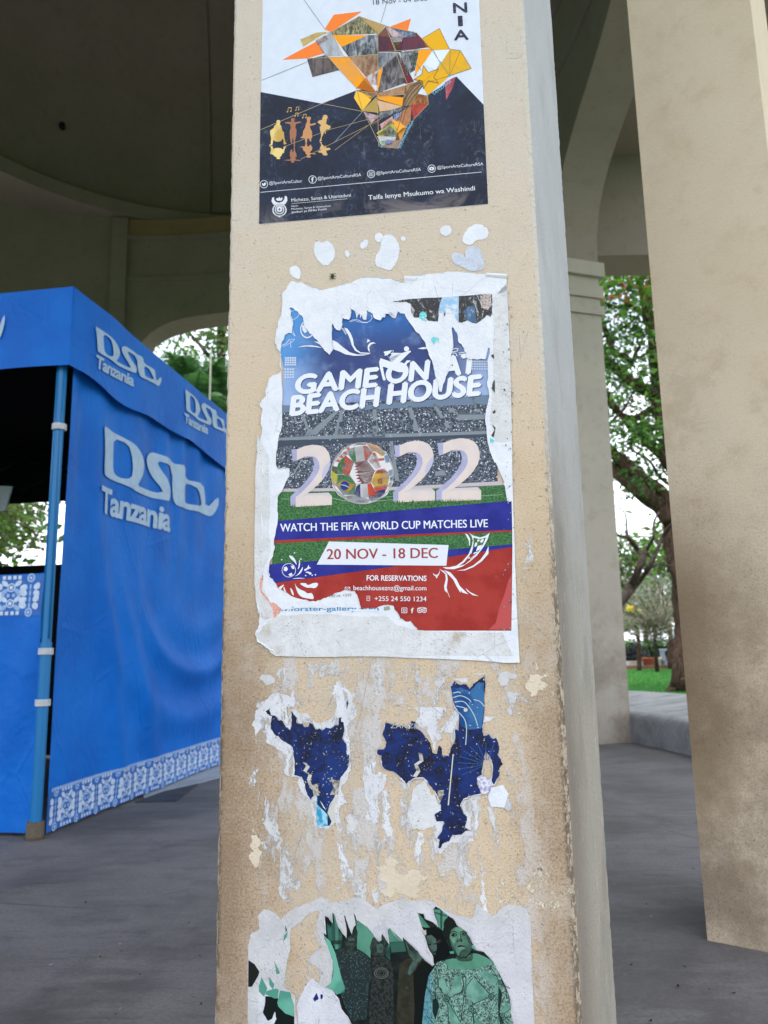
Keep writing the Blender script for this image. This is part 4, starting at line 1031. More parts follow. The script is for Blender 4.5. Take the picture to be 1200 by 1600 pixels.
# litter on the floor, grass tufts at the lawn's near rim
mb = MB(); lr = random.Random(3)
for _ in range(70):
    x, y = lr.choice([(lr.uniform(950, 1200), lr.uniform(1190, 1600)), (lr.uniform(0, 340), lr.uniform(1300, 1600))]); p = on_z(x, y, .006); s = lr.uniform(.002, .006); a = lr.uniform(0, 6.3)
    m = flat(lr.choice(['1c1512', '2a1c14', '8c8a86', '3b2a1c', 'a8a49c']), .8)
    q = [p + Vector((math.cos(a + k * PI / 2) * s * (2 if k % 2 else .8), math.sin(a + k * PI / 2) * s * (2 if k % 2 else .8), .002 * (k % 2))) for k in range(4)]
    mb.add(q, [(0, 1, 2, 3)], m)
tag(mb.build('floor_litter'), 'scattered dry specks and leaf bits on the dark concrete floor', 'litter', kind='stuff')
mb = MB(); gm = leaf_mat('grass_blades', (.02, .16, .015), (.06, .30, .03), .3); gr = random.Random(5)
for _ in range(26000):
    y = 14 + 34 * gr.random() ** 1.2; x = y * gr.uniform(.27, .47) ; p = Vector((x, y, GZ)); h = gr.uniform(.03, .075); a = gr.uniform(0, 3.2); wv = Vector((math.cos(a), math.sin(a), 0)) * .012
    mb.add([p - wv, p + wv, p + Vector((gr.gauss(0, .02), gr.gauss(0, .02), h))], [(0, 1, 2)], gm)
tag(mb.build('grass'), 'short bright green grass of the lawn', 'grass', kind='stuff')
# ================================================================== POSTERS ON THE NEAR PILLAR
def Zm(ox, oy, k): return lambda s: pts(s, ox, oy, k)
zA = Zm(380, 0, 1/3); zB = Zm(400, 340, .35); zC = Zm(400, 660, .35); zC3 = Zm(440, 670, .15); zD = Zm(400, 860, 220/1200)
zF = Zm(420, 460, 200/1200); zG = Zm(600, 440, .175); zH = Zm(400, 150, 140/1200); zL = Zm(400, 1050, 200/1200); zR = Zm(580, 1040, .2)
zP = Zm(380, 1400, .2); zQ = Zm(600, 1400, .2); zW = Zm(660, 820, 160/1200); zE = Zm(380, 240, 1/3); zX = Zm(360, 1020, 540/1200); zS = Zm(550, 380, 280/1200)
def thing_on_face(name, label, cat, group=None):
    t = empty(name, mw=FM); tag(t, label, cat, group); return t
def torn_white(name='torn_paper', a=(.62, .635, .68), b=(.69, .70, .74), dirt=.5):
    t = NT(name, .85, .15)
    col = t.mix(t.step(t.noise(22, 6, .7), .35, .65), a, b)
    col = t.mix(t.mul(t.step(t.noise(13, 7, .75), .57, .70), dirt), col, (.42, .38, .32))
    sp = t.mul(t.step(t.noise(330, 3, .8), .58, .65), t.step(t.noise(17, 5, .7), .44, .58))
    col = t.mix(t.mul(sp, .75 * min(1, dirt * 1.6)), col, (.09, .085, .09))
    tr = t.mul(t.step(t.vor(26, t.mapv((1, 1, .6)), 'Distance', 'DISTANCE_TO_EDGE'), .012, .002), t.step(t.noise(9, 3), .52, .6), .35)
    col = t.mix(tr, col, (.30, .30, .31))
    wr = t.math('ABSOLUTE', t.math('SUBTRACT', t.noise(17, 3, .5, None, .8), .5))
    t.color(col); t.bump(t.math('ADD', t.math('ADD', t.math('ADD', t.mul(t.noise(28, 5, .6), 2.2), t.mul(t.step(wr, .02, 0), t.step(t.noise(6, 3), .45, .62), .38)), t.mul(t.noise(260, 3), .5)), t.mul(tr, -1)), .0016, .8); return t.m
W_CLEAN = torn_white('torn_paper', (.60, .62, .68), (.66, .68, .73), .15)
W_PULP = torn_white('paper_pulp', (.48, .485, .53), (.58, .585, .63), .7)
W_DIRTY = torn_white('weathered_paper', (.52, .52, .53), (.60, .605, .625), 1.0)
W_GREY = torn_white('grey_paper', (.44, .435, .45), (.52, .515, .53), .7)
def worn(name, a, b, cov, sc=38):
    """paper pulp worn through: gaps where the plaster shows"""
    m = torn_white(name, a, b, .7); t = m.node_tree; bs_ = t.nodes['Principled BSDF']; q = NT.__new__(NT); q.m = m; q.t = t; q.b = bs_
    q.P = next(n for n in t.nodes if n.type == 'TEX_COORD').outputs['Object']
    n1 = q.noise(sc, 8, .78, q.mapv((1, 1, .5)), .6); q.put(bs_.inputs['Alpha'], q.step(n1, .485 - cov, .565 - cov)); return m
V_PULP = worn('worn_pulp', (.56, .565, .60), (.64, .645, .68), .04); V_GREY = worn('worn_grey_pulp', (.47, .465, .475), (.55, .545, .555), .03); V_DIRTY = worn('worn_dirty_pulp', (.46, .455, .46), (.55, .55, .56), .02, 55)
H_PULP = worn('halo_pulp', (.52, .525, .56), (.60, .605, .64), .10, 50); V_CREAM = worn('worn_cream_paint', (.60, .53, .41), (.64, .58, .47), -.02, 90)
W_TAN = torn_white('pasted_tan', (.55, .47, .36), (.60, .52, .42), .4)
INK = lambda c, c2=None, sc=900, thr=(.4, .6), ro=.42: paper(c, c2, sc, 'print', thr, ro)

# ---------------------------------------------------------------- poster 1: map collage
T = thing_on_face('poster', 'white and navy poster with an angular map of Africa collage, topmost on the pillar', 'poster')
A = Art(); A.poly(zA("104,-1100 1068,-1100 1103,-60 1148,958 75,1052 92,0"), W1 := paper((.60, .64, .73), (.57, .61, .71), 40, 'poster_white'), 1); A.build('sheet', T)
def navy():
    t = NT('navy_print', .42, .2)
    x, y, z = t.sep(); col = t.mix(t.step(t.noise(12, 6, .7, dist=.6), .4, .62), (.002, .006, .020), (.007, .015, .042))
    wear = t.mul(t.step(t.noise(60, 8, .85, t.mapv((1, 1, .6)), 1.5), .50, .66), t.step(t.noise(9, 4, .7), .44, .60))
    col = t.mix(t.mul(wear, .42), col, (.20, .25, .34))
    low = t.mul(t.step(z, fp(600, 285)[1], fp(600, 345)[1]), t.step(t.noise(11, 5, .65, t.mapv((.6, 1, 1)), 1.0), .47, .62))
    col = t.mix(t.mul(low, .75), col, (.20, .17, .17))
    t.color(col); t.bump(t.math('ADD', t.noise(20, 5), t.mul(t.noise(80, 5, .7), .3)), .0014, .7); return t.m
A = Art(); A.poly(zA("82,432 370,487 530,425 560,420 860,450 1000,360 1127,492 1148,957 75,1051"), navy(), 2); A.build('dark_ground', T)
A = Art()
OR, OG, YE, KH, MR = (.80, .20, .04), (.80, .31, .02), (.70, .37, .02), (.40, .27, .08), (.15, .03, .035)
for s, c, c2, sc in (
    ("382,138 425,70 557,55 412,152", OR, None, 0), ("268,187 340,155 395,150 282,220", KH, (.5, .38, .15), 200), ("185,281 345,195 383,250 300,275", OR, None, 0),
    ("345,195 412,152 470,262 383,266", (.45, .48, .55), (.3, .3, .33), 120), ("340,190 385,165 400,185 350,215", (.25, .17, .15), (.5, .42, .4), 200),
    ("412,152 545,78 635,160 420,166", (.45, .42, .22), (.06, .055, .05), 260), ("545,78 668,120 632,166 610,150", (.35, .20, .08), (.45, .32, .12), 120),
    ("420,166 585,166 460,222", OG, None, 0), ("460,222 585,166 632,166 632,255 495,268", (.35, .37, .40), (.04, .045, .055), 130),
    ("300,280 390,258 452,330 325,363", (.035, .03, .035), (.16, .13, .13), 110), ("400,268 495,268 630,440 532,415", OG, (.7, .3, .06), 30),
    ("575,362 630,440 532,415", OR, None, 0), ("495,268 632,255 632,330 575,362", (.16, .09, .06), (.38, .24, .15), 150),
    ("575,362 632,330 630,400 600,395", (.28, .03, .05), (.5, .5, .5), 420), ("680,130 787,88 770,150", OR, None, 0), ("632,166 668,125 700,178 632,170", (.13, .05, .05), (.2, .09, .07), 200),
    ("690,130 800,150 812,170 760,176", (.35, .42, .52), (.03, .05, .12), 260), ("632,170 752,176 742,246 632,246", (.16, .03, .04), (.05, .04, .06), 90), ("690,176 752,176 742,196 700,200", (.6, .62, .66), None, 0),
    ("752,176 812,155 875,222 735,242", (.20, .035, .045), (.06, .05, .08), 110), ("690,178 742,188 718,242", KH, None, 0), ("632,248 730,250 655,318 632,330", (.05, .055, .07), (.24, .26, .30), 200),
    ("730,250 735,262 762,390 640,434 632,430 655,318", (.24, .22, .23), (.05, .045, .05), 150), ("655,310 632,436 620,350", OG, None, 0),
    ("735,246 825,235 805,330 765,356", (.35, .36, .38), (.03, .03, .035), 400), ("790,250 822,248 812,300 785,305", (.03, .22, .07), (.4, .5, .4), 500), ("737,264 802,385 760,395", MR, None, 0),
    ("825,233 890,233 810,350 800,370", OG, None, 0), ("840,182 920,135 968,232 890,236 862,225", YE, None, 0), ("890,238 970,236 905,330 850,305", (.66, .70, .76), None, 0),
    ("970,233 1018,238 1070,322 968,357 905,330", YE, (.6, .34, .04), 40), ("800,372 905,330 968,357 865,449 835,395", YE, None, 0),
    ("530,425 605,455 600,470 558,522 520,460", (.80, .45, .05), None, 0), ("545,425 632,440 600,468", (.42, .26, .12), (.15, .1, .07), 300), ("632,440 760,400 772,442 640,456", (.25, .10, .07), (.42, .25, .14), 220),
    ("630,446 770,460 750,500 632,466", OG, None, 0), ("560,522 625,457 636,530", KH, None, 0), ("628,470 745,500 700,515 640,525", (.65, .30, .12), (.55, .42, .3), 420),
    ("760,400 830,380 840,400 790,495 745,500", (.34, .21, .11), (.26, .15, .08), 130), ("815,440 865,450 868,490 790,494", (.50, .20, .06), (.13, .05, .03), 160), ("785,492 868,490 800,562", (.30, .035, .04), (.4, .07, .05), 160),
    ("565,525 640,545 600,580", (.25, .06, .14), (.45, .4, .4), 500), ("636,530 745,502 782,506 640,560", (.30, .32, .33), (.04, .04, .05), 480), ("555,600 640,562 640,575", (.14, .06, .04), None, 0),
    ("745,520 790,495 785,565 765,600 722,560", (.33, .13, .06), (.45, .2, .1), 90), ("700,560 722,560 765,600 735,655", (.80, .36, .05), None, 0), ("705,540 742,525 728,575 705,562", (.03, .05, .25), (.35, .4, .5), 500),
    ("640,585 700,545 705,575 650,610", (.50, .05, .05), (.5, .4, .4), 520), ("625,625 650,605 690,560 725,610 720,640 640,640", (.05, .22, .07), (.6, .45, .08), 420), ("628,632 690,590 722,625 700,645", (.02, .02, .025), (.35, .35, .35), 520),
    ("628,640 718,642 712,660 640,662", (.55, .55, .58), (.4, .4, .42), 520), ("636,662 668,662 668,682 648,685", (.05, .22, .07), (.5, .5, .5), 500), ("670,656 702,656 698,682 670,682", (.03, .06, .35), (.3, .35, .5), 500),
    ("645,686 728,696 765,600 735,655 700,665", (.36, .26, .22), (.25, .16, .12), 100), ("722,625 748,600 765,600 725,665 712,650", (.14, .06, .04), None, 0), ("945,388 995,360 985,405 952,470", (.28, .03, .05), (.4, .12, .14), 260),
    ("668,122 700,130 760,176 700,178", (.22, .05, .07), (.5, .4, .42), 130), ("800,150 812,155 875,222 840,182 815,158", (.13, .05, .06), None, 0)):
    A.poly(zA(s), paper(c, c2, sc, 'collage_print', (.36, .6), .42, sc >= 80) if c2 else INK(c), 3)
A.build('map_collage', T)
A = Art(); GL = INK((.42, .34, .20)); DK = INK((.10, .08, .07)); WL = INK((.34, .38, .45)); FI = (.36)
for s in ("632,166 632,330 628,440 636,690", "412,152 470,262 630,440", "383,250 452,330 532,415", "300,275 495,268 632,255", "268,187 412,152 545,78", "545,78 690,130 812,155 875,222", "668,122 770,395 800,385", "632,246 825,233 890,233", "690,178 720,245 632,330",
          "565,525 645,690 728,697 800,560 868,490 865,450", "520,460 530,425 630,440 770,400", "560,522 625,457 770,442", "370,487 565,525", "82,610 370,487 412,470", "0,0 0,1"): 
    if s != "0,0 0,1": A.path(zA(s), .7, GL, 5)
for s in ("285,0 385,140", "672,20 645,110", "87,378 300,292", "968,357 970,235", "968,357 1018,238", "875,222 968,357", "620,165 740,215 835,330", "835,395 905,330 925,295", "835,395 968,357", "890,233 920,290", "840,182 920,135 968,232 1018,238 1070,322 968,357", "532,415 560,522"): A.path(zA(s), .5, DK, 5)
for s in ("645,545 410,608 190,690", "645,560 405,680 270,748", "560,525 425,672", "600,580 430,705"): A.path(zA(s), .55, GL if s[0] == '6' else WL, 5)
A.poly(zA("820,500 836,682 832,640"), WL, 5)
A.path(zA("125,905 125,906"), .1, WL, 5)
# star outline and comet strokes
star = zA("845,310 868,342 916,325 893,362 915,392 868,380 845,418 840,380 800,375 838,350 845,310"); A.poly(star[:-1], INK(YE), 5); A.path(star, .8, DK, 6)
for s in ("835,395 790,440 752,505 738,560 722,615", "838,385 800,405 762,460 742,520", "830,378 782,410 755,470 745,520", "845,400 800,455 768,500 745,585"): A.path(zA(s), [1.5, 1.2, .9, .6], DK, 6)
for s in ((925, 295), (968, 355), (808, 352), (862, 450), (650, 690), (765, 597)): A.disc(zA("%d,%d" % s)[0], 1.5, INK((.05, .35, .55)), 6, 8)
A.build('thread_lines', T)['kind'] = 'stuff'
LB = INK((.16, .42, .62)); WT = INK((.62, .64, .70)); NV = INK((.02, .03, .08))
A = Art(); A.sp = T
f = lambda x, y, o=(380, 0), k=1/3: (o[0] + x * k, o[1] + y * k)
A.text('TANZANIA', f(893, 450), f(978, 384), 4.4, LB, 5, .02); A.text('SOUTH AFRICA', f(738, 698), f(800, 570), 4.4, LB, 5, .02)
A.text('18 Nov - 04 Dec', f(610, 24), f(862, 4), 7.6, INK((.06, .065, .09)), 5)
for ch, x0, x1, y0, y1 in (('N', 987, 1049, 62, 59), ('I', 1010, 1028, 123, 122), ('A', 990, 1056, 190, 186)): A.text(ch, f(x0, y0), f(x1, y1), 15 if ch != 'I' else 15, INK((.025, .03, .055), (.06, .06, .09), 200), 5, .05)
e = (380, 240)
for tx, a, b in (('@SportArtsCultur', (123, 147), (277, 136)), ('@SportArtsCultureRSA', (350, 125), (554, 107)), ('@SportArtsCultureRSA', (625, 100), (834, 82)), ('@SportArtsCultureRSA', (910, 74), (1126, 56))):
    A.text(tx, f(*a, e), f(*b, e), 4.6, WT, 5, .004)
A.text('Michezo, Sanaa & Utamaduni', f(227, 228, e), f(506, 203, e), 5.2, WT, 5, .004)
A.text('Idara:', f(227, 252, e), f(258, 249, e), 3.0, WT, 5); A.text('Michezo, Sanaa & Utamaduni', f(227, 266, e), f(410, 250, e), 3.0, WT, 5); A.text('Jamhuri ya Afrika Kusini', f(227, 281, e), f(392, 265, e), 3.2, WT, 5, .02)
A.text('Taifa lenye Msukumo wa Washindi', f(588, 218, e), f(1087, 173, e), 7.0, WT, 5, .018)
A.maybe('lettering', T)
A = Art()
A.line(f(82, 183, e), f(1118, 88, e), .8, WT, 5); A.line(f(228, 236, e), f(490, 213, e), .5, WT, 5)
for cx, cy, kd in ((98, 145, 't'), (326, 123, 'f'), (600, 97, 'i'), (884, 72, 'y')):
    c = f(cx, cy, e); A.disc(c, 6.3, WT, 5, 20, None, .86)
    if kd == 't': A.poly([(c[0] + x, c[1] + y) for x, y in ((-3.4, 2.6), (-1, 2.4), (-3, .8), (-3.2, -2), (-.6, -.6), (.4, -2.2), (2, -2.6), (3.6, -1.4), (2.6, 1), (.8, 2.9))], WT, 5)
    if kd == 'f': A.text('f', (c[0] - 1.8, c[1] + 4), (c[0] + 2.2, c[1] + 3.8), 7.5, WT, 5, .04)
    if kd == 'i':
        q = [(c[0] - 3, c[1] - 3), (c[0] + 3, c[1] - 3), (c[0] + 3, c[1] + 3), (c[0] - 3, c[1] + 3)]; A.path(q + q[:1], .7, WT, 5); A.disc(c, 1.5, WT, 5, 10, None, .5)
    if kd == 'y':
        A.poly(smooth([(c[0] - 4, c[1] - 2.7), (c[0] + 4, c[1] - 2.9), (c[0] + 4, c[1] + 2.6), (c[0] - 4, c[1] + 2.8)], 2), WT, 5); A.poly([(c[0] - 1, c[1] - 1.4), (c[0] + 1.5, c[1]), (c[0] - 1, c[1] + 1.4)], NV, 6)
A.build('icons', T)
A = Art()          # crest: two tusked wings over an oval shield with rays and a small figure
A.poly(zE("137,208 133,225 142,240 158,247 170,248 184,246 198,238 208,222 206,203 196,199 194,214 186,226 170,232 154,228 146,218 145,205"), WT, 5)
A.poly(zE("154,216 160,208 164,213 170,204 176,212 182,206 186,213 180,222 162,223"), WT, 5)
A.disc(f(171, 266, e), 11.2, WT, 5, 24, 10.2, .84); A.disc(f(171, 264, e), 7.6, WT, 5, 20, 7.2, .80); A.disc(f(171, 262, e), 4.6, WT, 5, 16)
A.disc(f(171, 260, e), 1.0, NV, 6, 8); A.line(f(171, 262, e), f(171, 272, e), .8, NV, 6); A.line(f(164, 264, e), f(178, 263, e), .7, NV, 6); A.poly(zE("150,284 171,296 192,282 190,290 171,301 152,290"), WT, 5)
A.build('crest', T)
A = Art()
G1 = INK((.50, .32, .09), (.72, .55, .22), 14, (.42, .58)); G2 = INK((.34, .15, .09)); G3 = INK((.50, .25, .12)); G4 = INK((.60, .38, .16))
man = "275,345 285,328 305,325 322,332 328,350 322,375 318,388 335,392 345,430 358,478 378,488 380,550 395,620 412,638 395,650 380,655 372,640 370,590 355,575 340,605 300,618 262,612 235,590 225,640 220,662 180,668 178,660 198,650 205,570 190,495 192,465 240,430 245,405 268,385 278,372"
arms = "470,320 480,300 500,298 515,310 515,335 508,352 540,352 600,345 602,358 580,368 535,380 530,410 528,435 545,450 542,530 525,600 522,690 508,690 505,600 495,560 485,600 488,640 470,635 455,560 455,470 468,430 460,380 440,378 395,370 388,356 430,350 480,352 472,340"
lady = "680,310 678,290 695,285 710,278 735,290 738,310 725,330 722,360 735,380 790,365 808,372 790,390 735,402 720,408 735,450 752,480 755,560 740,572 742,615 725,610 708,570 690,572 682,640 665,640 655,570 625,570 600,568 600,555 625,540 635,470 660,430 668,380 688,345 685,330"
pose = "890,300 905,262 930,255 955,265 962,290 945,325 948,350 935,370 960,390 998,405 1000,430 985,450 940,455 930,480 940,505 925,510 915,470 910,500 880,560 880,600 865,612 850,605 868,570 875,520 860,460 855,420 875,395 840,370 825,352 850,330 885,325"
for s, m in ((man, G1), (arms, G2), (lady, G3), (pose, G4)):
    P = zH(s); A.poly(P, m, 4); yb = max(p[1] for p in P)
    A.poly([(p[0], yb + (yb - p[1]) * .52 + .4) for p in P][::-1], m, 4)
for x, y, s_ in ((448, 190, 1), (555, 175, .8), (545, 255, .8), (650, 275, .9)):
    c = (400 + x * .11667, 150 + y * .11667); A.disc((c[0] - 3 * s_, c[1] + 3 * s_), 1.1 * s_, G4, 4, 8); A.disc((c[0] + 2.2 * s_, c[1] + 2.2 * s_), 1.1 * s_, G4, 4, 8)
    A.line((c[0] - 2.2 * s_, c[1] + 3 * s_), (c[0] - 1.8 * s_, c[1] - 3 * s_), .6, G4, 4); A.line((c[0] + 3 * s_, c[1] + 2.2 * s_), (c[0] + 3.2 * s_, c[1] - 3.6 * s_), .6, G4, 4); A.line((c[0] - 1.8 * s_, c[1] - 3 * s_), (c[0] + 3.2 * s_, c[1] - 3.6 * s_), 1.1 * s_, G4, 4)
A.build('dancer_figures', T)

# ---------------------------------------------------------------- poster 2: game night
T = thing_on_face('poster', 'torn blue, green and red football poster lettered 2022, in the middle of the pillar', 'poster')
def skym():
    t = NT('sky_print', .5, .15); x, y, z = t.sep()
    def zz(py): return fp(600, py)[1]
    c = t.mix(t.step(z, zz(555), zz(470)), (.035, .055, .17), (.03, .14, .42))
    c = t.mix(t.step(z, zz(560), zz(515), 0, .0), c, (.05, .07, .2))
    c = t.mix(t.mul(t.step(z, zz(575), zz(640)), t.step(t.noise(16, 4, .55), .35, .6)), c, (.34, .42, .66))
    lf = t.step(x, fp(520, 600)[0], fp(440, 600)[0]); c = t.mix(t.mul(lf, .75, t.step(z, zz(630), zz(530))), c, (.10, .32, .68))
    c = t.mix(t.mul(lf, t.step(z, zz(545), zz(575)), t.step(z, zz(640), zz(600)), .6), c, (.36, .50, .78))
    rt = t.step(x, fp(690, 600)[0], fp(765, 600)[0]); c = t.mix(t.mul(rt, .85), c, (.27, .36, .56))
    c = t.mix(t.mul(t.step(t.noise(26, 5, .6), .5, .7), .25), c, (.30, .40, .62))
    t.color(c); t.bump(t.mul(t.noise(13, 3, .5), 3), .001, .7); return t.m
A = Art()
A.poly([(446, 474), (772, 462), (775, 628), (442, 648), (443, 575), (437, 545), (437, 520), (442, 500)], skym(), 1)
crowd = NT('crowd_print', .5, .15); vc = crowd.vor(520, None, 'Color'); sx = crowd.sep(vc)
c_ = crowd.mix(crowd.step(sx[0], .2, .95), (.025, .032, .048), (.135, .155, .20)); c_ = crowd.mix(crowd.step(sx[1], .93, .95), c_, (.52, .56, .62)); crowd.color(c_); crowd.bump(crowd.mul(crowd.noise(13, 3, .5), 3), .001, .7)
A.poly([(430, 635), (775, 618), (778, 772), (430, 778)], crowd.m, 2)
LG = INK((.20, .23, .26)); DG = INK((.055, .07, .10))
A.poly([(430, 633), (540, 636), (775, 616), (775, 632), (700, 634), (560, 641), (430, 645)], INK((.14, .19, .27)), 3)
A.poly(zC3("-30,108 0,122 740,98 740,60 640,62 460,72 240,80 -30,95"), LG, 3); A.poly(zC3("-30,124 740,100 1080,92 2250,52 2250,85 1100,130 0,185 -30,185"), DG, 3); A.poly(zC3("742,62 1080,50 1080,95 742,100"), INK((.10, .12, .15)), 4)
A.poly(zC3("1080,50 1300,50 2250,20 2250,52 1080,92"), LG, 3)
for s in ("280,0 318,0 296,68 244,76", "590,0 640,0 618,62 580,66", "950,0 990,0 992,52 950,52", "150,-60 165,-60 120,-200 100,-200", "200,-150 235,-150 285,0 262,0"): A.poly(zC3(s), LG, 3)
for s in ("225,970 270,970 385,850 370,850", "350,970 380,970 390,850 380,850", "525,960 545,960 535,840 520,840", "705,955 730,952 690,830 675,832", "850,940 870,938 800,830 785,832", "985,870 1005,868 975,800 962,802"): A.poly(zB(s), LG, 3)
A.poly(zB("860,870 900,868 900,905 1030,900 1030,880 895,880 880,850 860,852"), LG, 3)
for x, y in ((250, 920), (380, 925), (530, 920), (695, 915), (835, 908), (992, 845)): A.poly(zB(f"{x-8},{y-12} {x+8},{y-13} {x+8},{y+10} {x-8},{y+10}"), DG, 4)
for s in ("200,330 225,320 130,480 100,500", "1130,130 1160,130 1180,300 1160,300", "1130,170 1150,170 1165,560 1150,560"): A.poly(zC3(s), LG, 3)
A.poly(zC("600,160 620,160 640,260 622,262"), LG, 3); A.poly(zC("800,220 840,215 850,235 800,240"), LG, 3)
A.poly([(430, 764), (600, 762), (785, 752), (785, 760), (600, 767), (430, 769)], INK((.45, .40, .42)), 4)
gr2 = NT('turf_print', .5, .15); n_ = gr2.noise(430, 4, .8); c_ = gr2.mix(gr2.step(n_, .40, .62), (.012, .065, .028), (.075, .20, .06)); c_ = gr2.mix(gr2.step(n_, .62, .72), c_, (.22, .34, .14)); gr2.color(c_); gr2.bump(gr2.mul(gr2.noise(13, 3, .5), 3), .001, .7)
A.poly([(430, 768), (600, 766), (785, 758), (800, 760), (800, 890), (425, 890)], gr2.m, 4)
LN = INK((.30, .40, .30)); A.line((440, 780), (520, 779), .6, LN, 5); A.path(zC3("530,725 620,745 760,752"), .7, LN, 5); A.path(zC3("980,755 1160,740 1200,740"), .6, LN, 5); A.line((620, 783), (785, 773), .6, LN, 5); A.line(zC3("1040,712 1160,708")[0], zC3("1040,712 1160,708")[1], .5, LN, 5)
A.build('stadium_picture', T)
A = Art(); RD_ = INK((.33, .040, .032), (.27, .028, .024), 16, (.42, .6)); BL_ = INK((.030, .035, .24), (.022, .025, .19), 14, (.42, .6))
A.poly(zC("60,452 95,441 1140,350 1146,480 60,528"), BL_, 6); A.poly(zC("60,528 1146,480 1146,488 60,541"), RD_, 6)
A.poly(zC("60,718 640,640 860,602 1146,556 1146,932 700,932 60,920"), RD_, 6); A.poly(zC("50,635 280,618 860,568 1146,544 1146,556 860,602 640,640 50,722"), BL_, 6)
A.poly(zC("327,532 860,548 850,640 272,635"), INK((.62, .64, .70)), 7)
A.poly(zW("1058,850 1060,1100 1045,1228 780,1228 860,1150 905,960 960,820 1010,650 1060,560"), INK((.42, .075, .075)), 7)
A.build('colour_bands', T)
# lettering
WH = INK((.66, .68, .75)); SH = INK((.045, .06, .13))
A = Art(); A.sp = T
for tx, a, b, cap in (('GAME', (178, 787), (540, 752), 28), ('ON', (583, 740), (768, 722), 29), ('AT', (832, 710), (985, 692), 30), ('BEACH', (155, 883), (546, 841), 29), ('HOUSE', (588, 832), (1000, 790), 30)):
    a = (400 + a[0] * .35, 340 + a[1] * .35); b = (400 + b[0] * .35, 340 + b[1] * .35)
    A.text(tx, a, b, cap, SH, 5, .075, .05, 1.0, up=(.06, -1), shift=(1.1, 1.1)); A.text(tx, a, b, cap, WH, 5.5, .075, .05, 1.0, up=(.06, -1))
g_ = lambda x, y: (400 + x * .35, 660 + y * .35)
A.text('WATCH THE FIFA WORLD CUP MATCHES LIVE', g_(110, 488), g_(1035, 468), 12.2, WH, 8, .022)
A.text('20 NOV - 18 DEC', g_(318, 611), g_(812, 605), 15.6, INK((.30, .05, .05)), 9, .024)
A.text('FOR RESERVATIONS', g_(495, 706), g_(761, 708), 8.0, WH, 8, .032)
A.text('beachhouseznz@gmail.com', g_(436, 749), g_(761, 750), 7.2, WH, 8, .010); A.text('+255 24 550 1234', g_(530, 797), g_(761, 799), 7.2, WH, 8, .008)
A.text('SCORE  0-A', (558, 683.5), (597, 681.5), 3.0, INK((.35, .38, .42)), 6, .01)
A.maybe('lettering', T)
# solid figures 2 _ 2 2 and the ball of flags
CR = INK((.62, .53, .50), (.58, .50, .49), 30); LV = INK((.36, .36, .52), (.32, .32, .47), 30); LS = INK((.44, .42, .55))
front = smooth(pts("160,215 230,185 320,165 400,175 460,205 495,260 508,320 505,400 470,480 400,560 320,630 265,675 265,675"), 1)
front = pts("160,330 160,215 235,183 320,166 400,174 455,200 492,250 508,310 508,370 490,430 450,500 395,565 330,625 270,672 490,663 524,700 522,792 148,812 148,710 205,665 270,600 330,530 375,465 396,405 392,350 370,312 335,288 290,282 240,292 200,312")
s1 = pts("103,215 160,213 160,332 120,342 112,280"); s2 = pts("320,292 345,295 370,312 392,350 396,405 375,465 330,530 270,600 205,665 148,710 148,812 95,800 92,705 150,650 230,575 290,500 330,425 340,360")
shp = pts("430,528 418,480 432,430 462,375 508,325 508,372 490,430 452,500"); s3 = pts("235,300 290,282 335,288 350,300 300,296 250,305")
base_ = pts("200,708 270,672 490,663 524,700 430,690 300,690"); 
for (ax, ay, bx, by) in ((154, 100, 340, 378), (612, 82, 800, 358), (804, 71, 1006, 355)):
    A = Art()
    # the traced figure spans (92,165)-(524,812)
    def mp2(P): return [(400 + .35 * (ax + (x - 92) / 432 * (bx - ax)), 660 + .35 * (ay + (y - 165) / 647 * (by - ay))) for x, y in P]
    A.poly(mp2(s1), LV, 7); A.poly(mp2(s2), LV, 7); A.poly(mp2(front), CR, 8); A.poly(mp2(s3), LV, 9); A.poly(mp2(shp), LS, 9) if ax < 700 else None; A.poly(mp2(base_), INK((.52, .47, .50)), 9); A.build('solid_numeral', T)
A = Art()
rg = random.Random(2)
for x in range(455, 745, 1):
    if rg.random() < .7:
        yb = (790.5 if x < 520 else (783 if x < 680 else 781.5)) + rg.uniform(-1, 1)
        if x < 518 or x > 616: A.poly([(x - .7, yb + 3), (x + .7, yb + 3), (x + rg.uniform(-1, 1), yb - rg.uniform(.5, 2.5))], INK((.05, .14, .04)) if rg.random() < .7 else INK((.22, .22, .09)), 10)
A.build('grass_fringe', T)['kind'] = 'stuff'
A = Art(); C0_ = (440 + 842 * .15, 670 + 466 * .15); A.disc(C0_, 49, INK((.25, .26, .30)), 7, 48, 48)
wh = INK((.60, .58, .60)); rd = INK((.62, .075, .03)); gn = INK((.01, .20, .05)); ye = INK((.74, .44, .03)); nv = INK((.03, .04, .17)); qa = INK((.23, .035, .03)); sk = INK((.18, .40, .68)); og = INK((.66, .30, .06)); yg = INK((.45, .42, .06))
